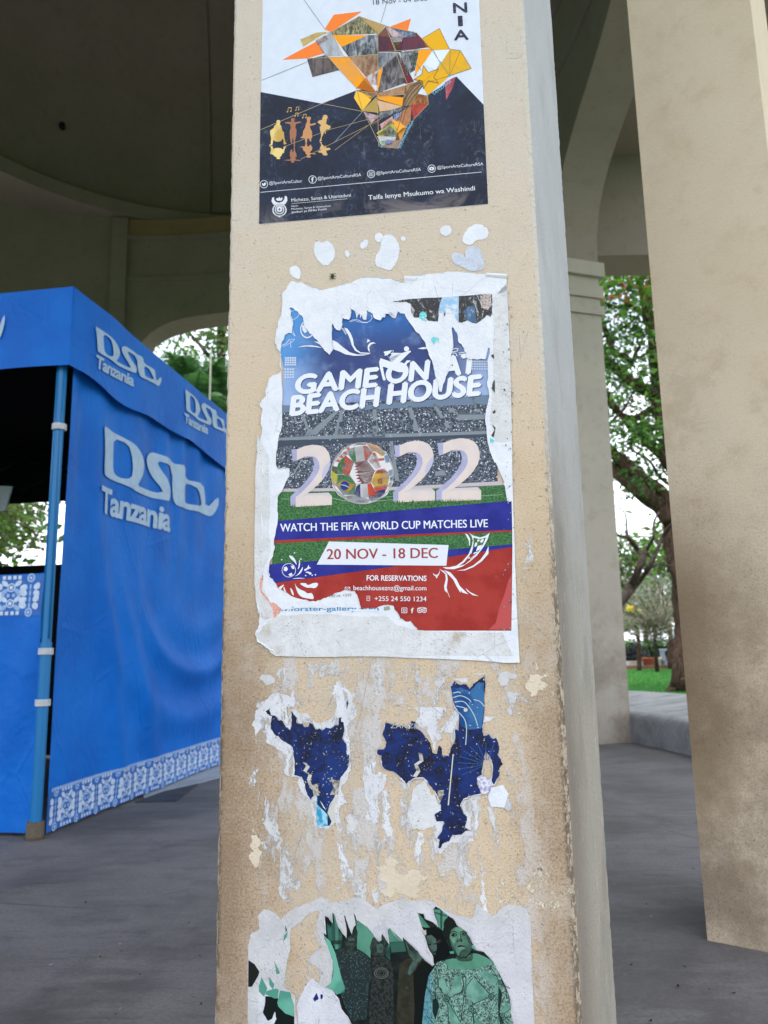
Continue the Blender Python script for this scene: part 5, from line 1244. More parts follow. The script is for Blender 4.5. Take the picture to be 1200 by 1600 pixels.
for s, m in (("870,150 1090,240 1160,420 1165,560 1100,690 980,760 840,785 700,760 590,690 530,600 520,450 555,340 640,230 740,165", wh),
    ("690,265 710,215 765,190 778,345 748,345", gn), ("765,190 850,178 870,338 778,345", wh), ("850,178 890,180 945,240 890,335 870,338", rd),
    ("665,280 755,352 705,478 640,475 640,400", rd), ("600,340 665,285 640,400 640,475 592,480 580,400", gn), ("610,375 640,340 680,345 692,385 670,420 630,420", INK((.55, .35, .2))), ("632,365 660,360 668,395 645,402", INK((.1, .2, .5))),
    ("545,350 600,275 735,192 690,265 665,280 600,340 570,352", wh), ("575,485 700,480 775,580 760,690 645,692 570,590", gn), ("572,588 640,525 775,580 690,668", ye),
    ("530,385 580,400 590,478 565,470 520,430", INK((.09, .10, .05))), ("520,430 588,490 572,575 520,520", yg), ("520,520 572,580 570,600 528,585", og),
    ("755,352 890,336 970,440 925,560 870,570 820,500", wh), ("755,352 890,336 970,440 925,560 880,572 820,575 835,555 785,555 822,535 775,520 815,500 768,488 812,470 765,455 808,440 760,425 802,408 755,398 798,380 770,368", qa),
    ("930,555 970,470 1110,455 1130,490 1105,590 970,610", ye), ("970,470 1000,430 1070,415 1110,455", rd), ("960,610 1110,570 1095,635 975,650", rd), ("1000,520 1050,515 1055,575 1005,580", INK((.4, .12, .06))),
    ("940,250 980,250 1040,405 985,425 905,330", wh), ("905,330 980,315 990,350 930,365", rd), ("945,250 980,250 1005,310 1070,305 1072,330 1012,338 1042,405 1015,412 985,345 930,362 975,312", rd),
    ("885,152 1000,175 1090,250 1070,280 985,240 945,240 905,190", og), ("905,190 945,195 1070,282 1040,290 985,240", ye), ("1070,285 1105,270 1130,350 1085,358", sk), ("1110,440 1165,420 1165,485 1130,500", sk), ("1130,510 1165,490 1160,540 1130,545", INK((.05, .2, .5))),
    ("1105,590 1140,545 1150,570 1125,610 1095,612", wh), ("760,690 780,600 820,575 825,720 790,712", nv), ("820,575 895,568 905,712 868,728 825,720", wh), ("895,568 930,570 975,652 960,700 905,712", rd),
    ("905,712 975,652 1085,632 1080,670 1010,735 930,765", nv), ("935,700 1000,660 1015,680 960,705", rd), ("540,610 650,695 680,740 600,690", INK((.40, .42, .50))), ("655,700 760,692 930,740 900,775 800,780 700,755", INK((.40, .42, .47))), ("760,735 870,752 860,768 770,755", nv), ("680,705 735,700 730,730 690,728", INK((.35, .25, .08))),
    ("740,180 800,155 880,150 885,172 800,172", INK((.05, .2, .08)))):
    A.poly(zC3(s), m, 8)
for q in (0, 1, 2, 3): A.poly(zC3(f"{560+q*38},{335-q*42} {590+q*38},{318-q*42} {625+q*30},{345-q*40} {600+q*33},{352-q*42}"), INK((.42, .12, .12)), 9)
A.disc((440 + 660 * .15, 670 + 594 * .15), 7.0, INK((.03, .04, .20)), 9, 16); A.path(zC3("618,585 660,590 702,612"), .9, wh, 10)
for s in ("748,352 870,338 890,335 970,440 925,560 820,575 775,580 705,478 755,352", "690,265 665,280 755,352", "890,335 945,245", "970,440 1105,455", "925,560 975,652", "775,580 760,690", "575,485 705,478", "570,590 650,692"): A.path(zC3(s), .6, INK((.14, .10, .10)), 10)
A.disc(C0_, 49.3, INK((.35, .33, .33)), 10, 48, 48.3, .975)
A.build('football_of_flags', T)
# white line drawings: kicking player, swirls, ball splash, scarf ribbon, small icons
A = Art()
A.poly(zF("1030,560 1045,542 1075,540 1088,560 1085,578 1115,572 1145,545 1158,522 1172,528 1165,550 1130,595 1150,625 1170,640") + zG("5,640 40,680 75,665 60,640 68,615 84,618 75,640 40,690 70,720 160,640 235,618 242,628 215,650 130,735 105,752 160,748 185,730 205,705 235,705 238,712 205,735 190,795 175,812 130,810") + zF("1190,722 1140,705 1095,685 1070,680 1085,760 1098,800 1082,812 1070,798 1045,700 1035,640 1048,600 1030,585"), WH, 7)
A.disc(zG("202,603")[0], 4.1, WH, 7, 14); A.build("kicking_player", T); A = Art(); A.poly(zG("300,600 350,588 420,586 410,604 340,606"), WH, 7)
A.poly(zF("598,430 640,450 700,500 760,545 830,565 900,565 955,560 890,575 800,578 720,565 660,535 600,515"), WH, 7)
A.poly(zF("708,312 740,325 770,370 790,420 800,480 825,520 860,545 960,552 940,560 860,556 810,530 780,480 765,430 745,380"), WH, 7); A.path(zF("672,315 700,335 725,378"), 1.0, WH, 7); A.path(zF("678,310 712,332 738,372"), .6, WH, 7)
A.poly(zF("945,545 928,515 930,480 950,458 980,450 1008,466 985,462 958,475 942,500 948,530"), WH, 7); A.poly(zF("928,418 952,438 920,458"), WH, 7)
A.path(zF("755,258 790,242 830,240 880,262 925,266 950,252 970,225 965,200 955,198"), .8, WH, 7); A.path(zF("770,262 800,248 880,270 930,268"), .5, WH, 7)
A.poly(zF("270,500 330,482 400,480 460,488 505,505 430,495 350,490"), WH, 7); A.poly(zF("425,442 470,448 515,510 490,480"), WH, 7)
A.path(zF("215,245 250,232 278,205 285,180"), .7, WH, 7); A.path(zF("205,165 240,155 262,160"), .6, WH, 7)
A.disc(zF("362,330")[0], 11, WH, 7, 24, 14, .86); A.poly(zF("312,300 335,280 350,320 365,350 340,365 318,340"), WH, 7)
A.path(zF("125,480 165,465 200,420"), .9, WH, 7); A.path(zF("130,495 175,475 205,455 210,425 245,420"), .6, WH, 7); A.path(zF("210,500 205,460 245,425"), .8, WH, 7); A.path(zF("215,360 250,395 228,348"), .8, WH, 7)
A.build('swirl_ornament', T)['kind'] = 'stuff'; A = Art()
for r0 in ((150, 588, 260, 672, 5, 4), (145, 692, 242, 792, 4, 4)):
    for i in range(r0[4]):
        for j in range(r0[5]):
            x = r0[0] + (r0[2] - r0[0]) * (i + .5) / r0[4]; y = r0[1] + (r0[3] - r0[1]) * (j + .5) / r0[5]; A.poly(zF(f"{x-9},{y-8} {x+9},{y-9} {x+9},{y+7} {x-9},{y+8}"), INK((.50, .58, .72)), 7)
for i in range(7):
    for j in range(4):
        x = 790 + i * 22; y = 716 + j * 22; A.poly(zG(f"{x-8},{y-7} {x+8},{y-7} {x+8},{y+7} {x-8},{y+7}"), INK((.44, .50, .64)), 7)
A.path(zG("605,610 640,598 662,602 655,622 605,632"), 1.2, WH, 7); A.path(zG("608,640 640,640 655,668"), 1.2, WH, 7); A.path(zG("668,640 730,632"), 1.1, WH, 7); A.path(zG("672,655 735,650"), 1.1, WH, 7)
A.build('floodlights', T)['kind'] = 'stuff'; A = Art()
# splash ball
A.disc(zD("282,170")[0], 11.0, WH, 8, 24, None, .93); A.poly(zD("240,145 262,138 275,160 260,180 238,172"), WH, 8); A.poly(zD("298,132 322,130 330,158 312,160"), WH, 8); A.poly(zD("278,205 305,190 315,210 292,222"), WH, 8)
for s in ("278,42 310,48 335,75 345,105 350,130 330,100 300,75", "370,70 378,100 375,140 355,170 368,120", "325,225 360,205 385,165 402,135 398,170 375,205", "408,165 440,150 450,120 455,145 475,150 450,158 420,178", "415,185 450,180 480,195 462,212 450,195", "300,245 360,232 435,240 370,240", "168,350 195,315 250,285 215,330 195,375", "240,300 235,340 265,360 250,335", "330,270 345,310 380,335 420,350 440,370 480,360 500,418 440,410 380,395 350,350", "365,280 430,278 440,300 500,275 532,280 530,300 505,325 470,318 430,320", "290,310 320,350 325,390 305,370"):
    A.poly(smooth(zD(s), 1), WH, 8)
for x, y in ((222, 80), (330, 22), (385, 75), (425, 215), (480, 212), (508, 208)): A.disc((400 + x * .18333, 860 + y * .18333), 1.1, WH, 8, 8)
A.build('splash_football', T); A = Art()
# scarf ribbon
A.poly(zW("545,95 600,130 680,150 740,130 790,95 760,180 710,270 640,360 560,430 470,490 370,522 280,518 240,498 320,498 400,480 470,430 540,350 580,250 592,180 575,130"), WH, 8, [zW("600,150 598,230 585,300 540,380 490,440 430,485 500,465 590,390 670,300 720,210 745,150 680,168 640,162")])
for s in ("610,250 620,215 645,205 640,240 622,262", "645,175 670,170 668,195 640,200", "690,175 720,160 715,195 695,215 675,200", "650,250 700,235 690,270 660,300 630,310 640,275", "560,330 600,260 585,300 575,340", "600,330 650,310 640,330 600,345", "530,400 560,370 555,395", "560,400 640,330 600,375 560,410"): A.poly(zW(s), WH, 9)
A.poly(zW("500,100 535,120 560,165 558,240 550,250 545,190"), WH, 8); A.poly(zW("775,250 775,340 700,425 600,495 500,535 400,540 500,522 600,475 680,410 740,330"), WH, 8)
A.poly(zW("125,565 150,588 180,585 198,560 200,530 205,560 190,595 150,602 130,585"), WH, 8); A.poly(zW("152,602 185,605 168,630"), WH, 8)
A.poly(zW("200,518 255,545 290,580 298,640 285,740 290,800 262,770 255,720 275,640 270,580"), WH, 8); A.poly(zW("255,530 330,560 400,640 440,720 540,815 470,795 450,770 448,800 400,720 360,640"), WH, 8); A.path(zW("285,745 300,800 322,852"), .7, WH, 8); A.poly(zW("505,740 560,790 660,838 590,825 530,780"), WH, 8)
A.build('scarf_ribbon', T); A = Art()
# contact icons
def rect(x0, y0, x1, y1, wd=.7): q = [(x0, y0), (x1, y0), (x1, y1), (x0, y1), (x0, y0)]; A.path(q, wd, WH, 8)
rect(539.5, 917.5, 547, 923); A.path([(539.5, 917.5), (543.2, 921), (547, 917.5)], .6, WH, 8); rect(573.5, 931.5, 578, 938.5); A.line((574.5, 936), (577, 933.5), .6, WH, 8)
A.build('contact_icons', T); A = Art()
rect(628, 950, 636, 957.5, .9); A.disc((632, 953.8), 2.1, WH, 8, 12, None, .6); A.text('f', (642.5, 958), (646.5, 958), 8, WH, 8, .03)
A.build('contact_icons', T); A = Art()
for x in (656, 663): A.disc((x, 954), 3.9, WH, 8, 14, None, .74); A.disc((x, 954), 1.6, WH, 8, 10, None, .4)
A.path([(652, 951), (656, 949.3), (659.5, 949), (663, 949.3), (667, 951)], .8, WH, 8)
A.build('contact_icons', T)
# star glints over the crowd
A = Art(); rg = random.Random(8)
for _ in range(46):
    x, y = rg.uniform(440, 768), rg.uniform(640, 755); s_ = rg.uniform(1.2, 3.2); A.line((x - s_, y), (x + s_, y), .35, INK((.5, .55, .6)), 6); A.line((x, y - s_), (x, y + s_), .35, INK((.5, .55, .6)), 6)
A.build('camera_flashes', T)['kind'] = 'stuff'
# the torn white paper around and over the print
out = [(442, 471), (441, 462), (455, 440), (472, 442), (500, 454), (540, 445), (560, 437), (607, 436), (628, 443), (645, 433), (666, 430), (690, 429), (715, 426), (757, 429), (791, 431)]
outer = jag(out, 1.6, 3, False, 5) + [(793, 470), (796, 540), (799, 640), (801, 760), (805, 880), (808, 960), (812, 1035)] + jag([(812, 1035), (760, 1033), (700, 1030), (600, 1026), (500, 1025), (432, 1024)], .4, 2, False, 6)
outer += jag([(430, 1018), (418, 1010), (404, 1000), (402, 985), (408, 960), (404, 930), (412, 900), (411, 840), (412, 760), (409, 700), (411, 640), (410, 630), (416, 616), (423, 590), (436, 584), (442, 577), (440, 556), (434, 540), (433, 515), (440, 495)], 2.4, 3, False, 9)
up_ = zF("115,600 112,545 125,440 150,390 185,365 215,370 225,330 220,250 200,200 205,165 188,130 225,130 265,155 300,200 335,230 350,290 385,370 430,400 470,455 520,515 570,572 595,520 598,500 590,430 585,300 600,275 640,320 670,340 690,290 690,185 715,225 750,235 765,180 765,115 800,150 820,190 825,235 850,180 860,230 870,200 885,235 905,245 918,240 920,150 950,170 985,185 1000,220 1045,240 1060,210 1085,215 1090,175 1130,175 1160,220 1195,225")
up_ += zG("55,290 105,325 125,270 150,290 185,290 230,370 290,440 340,510 385,575 405,620 430,690 445,760 460,850 490,920 495,985 515,990 525,930 545,880 560,820 600,740 600,660 612,560 605,420 615,410 650,460 680,545 705,560 715,620 735,640 760,690 830,700 870,680 900,690 930,590 945,600 945,680 935,750 930,900 940,1029")
dn_ = zC("1030,-60 1028,0 1035,90 1070,180 1110,270 1125,350 1141,352 1145,560 1140,930 722,930 690,890 640,880 615,820 560,820 510,832 470,840 455,790 440,755 400,750 340,775 290,795 240,800 170,780 95,740 85,715 60,690 55,650 75,600 80,540 100,420 100,330 150,240 150,210 95,215 90,180 105,60 118,-20")
dn_ += zB("118,840 115,700")
T2 = thing_on_face('torn_paper', 'white torn paper of an older poster framing the football poster', 'paper')
A = Art(); hole = jag(up_, .8, 2, False, 21) + [up_[-1]] 
dn_j = jag(dn_[:4], .8, 2, False, 1) + jag(dn_[4:9], .25, 2, False, 2) + jag(dn_[9:], 1.3, 3, False, 31)
hole = hole + dn_j
A.poly(outer, W_CLEAN, 14, [hole]); A.build('torn_sheet', T2)
def lip(A, P, m, l, closed=True, wd=1.3, lift=.0011, thr=-.15, side=1):
    """fibrous lifted rim along a torn edge"""
    ar = sum(P[i - 1][0] * P[i][1] - P[i][0] * P[i - 1][1] for i in range(len(P))); sg = side * (1 if ar > 0 else -1); n = len(P)
    def off(i):
        a, b = P[i - 1], P[(i + 1) % n]; dx, dy = b[0] - a[0], b[1] - a[1]; L = math.hypot(dx, dy) or 1
        k = max(0, mnoise.noise(Vector((P[i][0] * .07, P[i][1] * .07, l))) - thr); w_ = wd * min(1.6, k * 3)
        return (P[i][0] + dy / L * sg * w_, P[i][1] - dx / L * sg * w_, lift * min(1.5, k * 2.5))
    for i in range(n if closed else n - 1):
        j = (i + 1) % n
        if math.dist(P[i], P[j]) > 14: continue
        o1, o2 = off(i), off(j)
        if o1[2] <= 0 and o2[2] <= 0: continue
        q = [A.mp(*P[i], l), A.mp(*P[j], l), A.mp(o2[0], o2[1], l), A.mp(o1[0], o1[1], l)]
        q[2] = (q[2][0], q[2][1] - o2[2], q[2][2]); q[3] = (q[3][0], q[3][1] - o1[2], q[3][2]); A.add(q, [(0, 1, 2, 3)], m, True)
A = Art(); lip(A, hole, W_CLEAN, 14.5, side=-1); lip(A, outer, W_CLEAN, 14.5, wd=1.0); A.build('torn_rim', T2)['kind'] = 'stuff'
A = Art()
A.poly(jag(zC("-5,720 0,200 10,60 60,150 65,330 58,480 68,570 40,640 25,700 60,800 90,870 40,880 10,850"), 1.6, 3), W_DIRTY, 16)
A.poly(jag(zD("0,725 60,650 180,560 400,540 800,560 1100,560 1200,640 1500,690 2100,700 2200,900 1200,905 180,900 120,860 60,810 30,760"), 1.6, 3), W_DIRTY, 16)
A.poly(jag(zB("1060,360 1118,300 1128,600 1138,900 1140,1000 1070,1000 1045,900 1060,700 1062,500"), .7, 3), W_DIRTY, 16)
A.poly(jag(zS("350,225 450,235 480,215 640,195 760,200 900,215 1035,230 1040,330 960,345 740,330 600,300 560,250 480,240 420,270 350,262"), .8, 2), W_CLEAN, 16)
A.build('weathered_layer', T2)['kind'] = 'stuff'
A = Art()
bk = NT('scratched_black_print', .5, .3); sc_ = bk.noise(70, 7, .85, bk.mapv((1, 1, .5)), 1.2); bc = bk.mix(bk.step(sc_, .53, .62), (.022, .021, .024), (.46, .46, .48)); bk.color(bc)
b2 = NT('scratched_blue_print', .5, .3); s2_ = b2.noise(90, 7, .85, b2.mapv((1, 1, .35))); b2.color(b2.mix(b2.step(s2_, .48, .62), (.04, .10, .20), (.42, .52, .62)))
cy = NT('pale_blue_print', .5, .3); cy.color(cy.mix(cy.step(cy.noise(60, 6, .8), .45, .62), (.24, .42, .62), (.60, .64, .70)))
A.poly(jag(zG("80,182 240,160 520,146 500,200 490,260 485,360 440,360 400,355 360,320 330,325 270,325 245,280 240,205 200,185 140,190"), .6, 3, True, 4), bk.m, 17)
A.poly(jag(zG("520,146 670,136 668,240 665,370 640,330 600,250 555,235 540,290 500,280 485,250 500,200"), .6, 2), cy.m, 17)
A.poly(jag(zG("670,134 966,120 970,300 950,320 915,305 890,335 820,380 790,372 750,345 700,372 668,370"), .8, 3, True, 14), bk.m, 17)
A.poly(jag(zG("740,230 810,215 830,370 790,375 735,340 720,270"), .8, 3), b2.m, 18); A.poly(jag(zG("860,130 960,122 962,210 930,260 870,240"), 1, 3), INK((.30, .22, .21), (.5, .45, .44), 300), 18)
tq = INK((.12, .52, .56), (.5, .62, .66), 240, (.45, .7)); A.poly(jag(zG("320,290 350,270 375,285 385,320 360,335 385,360 340,350 318,330"), .6, 2), tq, 18); A.poly(jag(zG("418,515 445,498 490,508 494,560 478,530 455,545 445,572 430,540"), .6, 2), tq, 18)
A.poly(zG("955,665 980,650 985,700 965,680"), bk.m, 18); A.poly(jag(zG("975,900 988,880 990,1000 962,960"), .5, 2), bk.m, 18)
A.poly(jag(zG("550,268 545,320 535,300"), .4, 2), bk.m, 18)
rg = random.Random(12)
for _ in range(70):
    x, y = rg.uniform(786, 803), rg.uniform(470, 990); s_ = rg.uniform(.4, 1.8); A.poly(jag([(x, y - s_), (x + s_, y), (x, y + s_ * 1.5), (x - s_ * .7, y)], .5, 1, True, rg.randint(1, 99)), INK((.22, .22, .26)) if rg.random() < .8 else bk.m, 18)
for s in ("1055,870 1068,860 1070,872 1060,878", "1055,925 1070,940 1062,985 1050,975 1065,950"): A.poly(zB(s), bk.m, 18)
A.poly(zB("1045,985 1065,995 1060,1010 1045,1002"), tq, 18)
salmon = INK((.58, .24, .18), (.62, .40, .35), 300); A.poly(jag(zD("40,240 68,228 60,290 50,340 100,400 125,445 165,450 225,505 200,540 155,580 145,500 115,445 60,380 35,330"), .5, 2), salmon, 18)
bl = INK((.02, .20, .42)); A.text('w.forster-gallery.com', (438, 955), (592, 954), 6.6, bl, 17, .03)
A.text('Call us: +255', zD("622,400")[0], zD("815,390")[0], 4.0, INK((.16, .17, .18)), 17, .005); A.poly(zD("1090,485 1140,475 1145,505 1095,515"), INK((.25, .30, .22)), 17)
A.build('older_print_remains', T2)['kind'] = 'stuff'
A = Art()     # tears crossing the old web address
for s in ("200,500 480,470 560,478 700,470 800,480 900,500 860,488 700,484 560,492 430,486 200,512", "790,505 1035,505 1040,520 800,520"): A.poly(jag(zD(s), .6, 3), W_CLEAN, 18)
# curled top right corner and small lifted flaps: real relief
def flap(A, P, lift, m, l=17):
    """quad strip bent away from the wall along its first edge"""
    a, b, c, d = P; n = 6; vs = []
    for i in range(n + 1):
        t = i / n
        for e0, e1 in ((a, d), (b, c)):
            x = e0[0] + (e1[0] - e0[0]) * t; y = e0[1] + (e1[1] - e0[1]) * t; q = A.mp(x, y, l); vs.append((q[0], q[1] - lift * math.sin(t * PI * .75), q[2]))
    A.add(vs, [(2 * i, 2 * i + 1, 2 * i + 3, 2 * i + 2) for i in range(n)], m, True)
A.build('torn_paper_bridge', T2)['kind'] = 'stuff'
for P_, lf in (([(760, 434), (792, 437), (792, 430), (760, 428)], .0035), ([(632, 440), (649, 441), (652, 434), (632, 432)], .002), ([(530, 987), (536, 984), (534, 982), (528, 985)], .002)):
    A = Art(); flap(A, P_, lf, W_CLEAN, 15); A.build('curled_edge', T2)

# ---------------------------------------------------------------- loose white scraps between the posters
LABS = []
def scrap(s, z, label, m=W_CLEAN, sd=1, amp=.7):
    t = thing_on_face('paper_scrap', label, 'paper scrap', 'white paper scraps between the two upper posters'); A = Art(); A.poly(jag(smooth(z(s), 1), amp, 2, True, sd), m, 3); A.build('scrap', t)
scrap("255,130 275,102 300,115 320,100 350,130 352,180 325,215 300,215 265,180", zB, 'heart-shaped white paper scrap, leftmost large one under the top poster')
scrap("150,225 170,212 195,225 202,250 195,278 170,270 152,250", zB, 'small oval white paper scrap lowest left, above the torn poster corner', sd=2)
scrap("560,90 585,75 615,80 640,120 640,170 620,215 600,240 575,230 535,220 530,180 555,140", zB, 'tall tongue-shaped white paper scrap in the middle of the row', sd=3)
scrap("530,80 545,68 565,75 565,105 545,115 532,100", zB, 'tiny white scrap touching the tall tongue-shaped scrap', sd=4)
scrap("465,115 495,95 505,112 490,140 465,138", zB, 'small curled white scrap between the heart-shaped and the tall scrap', sd=5)
scrap("398,150 412,146 420,165 410,180 398,170", zB, 'tiny round white scrap right of the heart-shaped one', sd=6)
scrap("645,90 660,83 672,95 660,107 648,102", zB, 'tiny white scrap right of the tall tongue-shaped one', sd=7)
scrap("820,50 850,32 875,48 870,75 850,85 825,75", zB, 'small round white scrap high up, left of the largest upper right scrap', sd=8)
scrap("918,95 935,65 960,35 1000,28 1035,50 1040,80 1015,100 985,100 960,125 925,115", zB, 'largest white scrap, upper right below the top poster', sd=9)
scrap("870,170 885,155 925,165 935,185 935,135 980,125 1010,150 1025,235 960,243 915,218 880,205", zB, 'greyish blue-white scrap directly above the torn poster, right side', torn_white('bluish_scrap', (.42, .46, .56), (.54, .57, .66), .5), 10)
mb = MB(); c = fp(520, 432.5); vs = []; n = 8
for j in range(5):
    for i in range(n):
        a = 2 * PI * i / n; t_ = PI * j / 4; vs.append((c[0] + .0032 * math.sin(t_) * math.cos(a), -.003 + .0025 * math.sin(t_) * math.sin(a), c[1] + .0055 * math.cos(t_)))
mb.add(vs, [(j * n + i, j * n + (i + 1) % n, (j + 1) * n + (i + 1) % n, (j + 1) * n + i) for j in range(4) for i in range(n)], flat('2c4412', .7), True)
for dz in (-.003, 0, .003):
    for sg in (-1, 1): mb.tube([(c[0], -.002, c[1] + dz), (c[0] + sg * .006, -.001, c[1] + dz * 1.8 + .001)], .0004, flat('24300f'), 4)
o = mb.build('green_bug', mw=FM); tag(o, 'tiny green bug clinging above the torn poster, below the heart-shaped scrap', 'bug')

# ---------------------------------------------------------------- poster 3: two navy remnants
nvy = NT('navy_party_print', .45, .2); nn = nvy.noise(34, 6, .7, None, .8)
nc = nvy.mix(nvy.step(nn, .38, .62), (.004, .006, .020), (.005, .020, .125)); nc = nvy.mix(nvy.mul(nvy.step(nvy.noise(8, 3), .5, .75), .7), nc, (.006, .038, .20))
nc = nvy.mix(nvy.mul(nvy.step(nvy.noise(520, 2, .8), .66, .70), nvy.step(nn, .5, .40)), nc, (.40, .39, .38)); nvy.color(nc); nvy.bump(nn, .002, .8)
def halo(A, s, z, m, l, sd=1, amp=2.2): A.poly(jag(z(s), amp, 4, True, sd), m, l)
H_RIM = INK((.55, .56, .60), (.40, .41, .45), 200)
SIL = INK((.40, .38, .32), (.16, .15, .13), 160); SL2 = INK((.50, .49, .45))
def bits(A, poly, n, sd, l=6):
    rg = random.Random(sd); xs = [p[0] for p in poly]; ys = [p[1] for p in poly]; k = 0; tries = 0
    while k < n and tries < 5000:
        tries += 1; x, y = rg.uniform(min(xs), max(xs)), rg.uniform(min(ys), max(ys)); ins = False
        for i in range(len(poly)):
            (x1, y1), (x2, y2) = poly[i], poly[i - 1]
            if (y1 > y) != (y2 > y) and x < (x2 - x1) * (y - y1) / (y2 - y1) + x1: ins = not ins
        if not ins: continue
        k += 1; a = rg.uniform(0, 3.1); L = rg.uniform(.5, 3.2); wd = rg.uniform(.4, 1.5); A.line((x - math.cos(a) * L / 2, y - math.sin(a) * L / 2), (x + math.cos(a) * L / 2, y + math.sin(a) * L / 2), wd, SIL if rg.random() < .6 else SL2, l)
def curl(A, P, wd, l=6):
    for i in range(len(P) - 1):
        (x0, y0), (x1, y1) = P[i], P[i + 1]; A.poly([(x0 - wd / 2, y0), (x0 + wd / 2, y0 + 1), (x1 + wd / 2, y1 + 1), (x1 - wd / 2, y1)], SL2 if i % 2 else SIL, l)
T = thing_on_face('torn_poster', 'left navy party poster remnant, shaped like a bull head, with silver streamers', 'poster remnant', 'navy poster remnants below the football poster')
A = Art()
halo(A, "60,330 150,200 330,240 345,160 360,340 400,380 500,400 600,480 740,410 750,260 700,140 780,80 880,180 890,340 935,350 920,440 870,480 860,560 900,640 890,760 870,960 800,1100 860,1230 790,1260 790,1400 700,1450 600,1465 560,1440 520,1280 500,1200 400,1060 390,980 265,950 260,840 290,780 180,700 90,650 60,520 0,600 -40,500 0,360", zL, H_PULP, 3, 4, 3.2)
A.poly(jag(zL("30,60 60,22 120,25 180,60 180,90 150,110 95,130 60,80"), 1, 2), W_GREY, 3)
A.build('white_backing', T)
LP = jag(zL("90,370 130,335 140,400 185,415 215,455 250,460 285,520 325,540 335,470 335,365 350,385 385,440 385,480 435,485 455,515 490,515 500,475 540,500 560,540 590,530 620,550 655,520 700,530 735,500 775,500 780,430 800,425 800,465 820,470 825,570 810,620 850,680 850,760 875,780 870,860 850,920 790,1000 770,1100 740,1160 680,1280 672,1325 640,1260 575,1165 545,1160 515,1200 470,1115 460,1050 430,980 360,965 365,850 355,740 330,690 260,650 210,600 190,600 140,530 150,410 130,410"), 1.0, 3, True, 6)
A = Art(); A.poly(LP, nvy.m, 4); lip(A, LP, H_RIM, 4.5, side=1, wd=1.0, lift=.0008); A.poly(zL("860,268 868,290 852,350 848,285"), nvy.m, 4); A.build('navy_print', T)
A = Art(); bits(A, LP, 110, 5)
curl(A, zL("455,845 490,880 460,925 510,960 495,1010 520,1080 575,1130"), 5.5); A.poly(zL("520,1060 575,1045 598,1155 545,1165"), SIL, 7); A.poly(zL("700,1000 785,1020 775,1100 770,1150 695,1150 730,1080"), SIL, 7)
tl = INK((.03, .25, .42), (.30, .55, .70), 60, (.4, .6)); A.poly(zL("565,1165 575,1165 670,1330 672,1440 575,1455 570,1350"), tl, 5); A.poly(zL("575,1165 600,1170 670,1300 672,1335 575,1240"), INK((.01, .03, .09)), 6); A.poly(zL("672,1320 690,1350 710,1400 690,1440 672,1440"), INK((.01, .03, .07)), 6); A.poly(zL("672,1325 690,1260 745,1165 780,1160 740,1260 730,1300 740,1380 710,1400"), SL2, 6)
A.build('silver_streamers', T)['kind'] = 'stuff'
T = thing_on_face('torn_poster', 'right navy party poster remnant, larger, with fireworks and an upright strip', 'poster remnant', 'navy poster remnants below the football poster')
A = Art()
halo(A, "-20,500 60,490 110,400 180,390 240,340 320,330 380,380 350,440 440,520 480,640 500,660 510,600 570,530 640,540 655,480 680,370 650,330 560,380 590,340 640,300 600,150 640,100 760,140 780,60 880,70 1010,60 1140,70 1120,110 1060,160 1020,230 940,270 890,300 880,440 1000,400 1080,480 1080,640 1040,760 1040,900 1080,1000 1095,1130 1040,1110 930,1100 915,1040 980,1300 960,1280 900,1090 830,1050 830,1160 830,1330 700,1350 600,1400 520,1480 490,1400 480,1260 370,1280 300,1240 300,1100 310,1000 270,960 190,900 130,850 100,960 60,1000 60,1200 20,1250 -50,1000 -60,800 40,700 40,600", zR, H_PULP, 3, 14, 3.2)
A.poly(jag(zR("470,1010 500,1000 540,1100 500,1160 550,1230 480,1260 330,1280 300,1200 330,960 420,880"), 2, 3, True, 5), W_DIRTY, 4)
A.poly(jag(zR("1000,60 1060,40 1140,70 1130,110 1080,100 1060,150 1010,160 990,120"), 1, 3), W_GREY, 4)
A.build('white_backing', T)
RPp = "115,440 160,460 240,470 300,495 315,430 345,440 350,490 390,510 420,560 460,600 480,680 515,690 530,620 550,640 552,700 605,705 620,650 650,600 655,500 680,505 685,380 660,330 640,260 620,170 650,122 700,150 740,145 770,180 800,140 850,110 885,80 890,180 885,330 875,450 870,520 880,550 915,535 950,570 975,565 1000,640 990,700 1028,770 1000,800 1000,860 960,930 940,900 950,780 930,710 895,665 870,790 865,850 830,870 825,920 860,1000 760,1020 720,1040 695,1090 720,1150 750,1180 730,1260 785,1295 740,1290 700,1320 640,1320 610,1370 560,1390 540,1425 525,1420 535,1360 515,1350 550,1300 570,1220 510,1215 495,1165 550,1130 545,1100 510,1000 480,960 440,900 400,870 330,880 300,900 275,930 240,880 180,830 120,815 90,790 80,700 50,695 50,660 100,655 120,600 90,530"
RP = jag(zR(RPp), 1.0, 3, True, 17)
A = Art(); A.poly(RP, nvy.m, 5); lip(A, RP, H_RIM, 5.5, side=1, wd=1.0, lift=.0008); A.build('navy_print', T)
A = Art(); fw = INK((.012, .055, .20), (.04, .13, .30), 22); A.poly(jag(zR("625,180 700,170 770,200 840,130 880,130 882,330 870,440 860,490 760,500 700,470 690,370 665,320 640,250"), .8, 2), fw, 6)
for s in ("640,250 700,235 760,260 780,285", "650,285 720,280 770,330 810,400 832,470", "665,315 730,330 740,345", "680,360 730,420 745,500 738,620", "800,265 850,280 885,320", "640,215 680,205 700,215"): A.path(spl := [tuple(v[:2]) for v in spline([(x, y, 0) for x, y in zR(s)], 4)], 1.3, INK((.42, .50, .50)), 8)
A.disc(zR("738,345")[0], 3.2, INK((.50, .52, .48)), 8, 9)
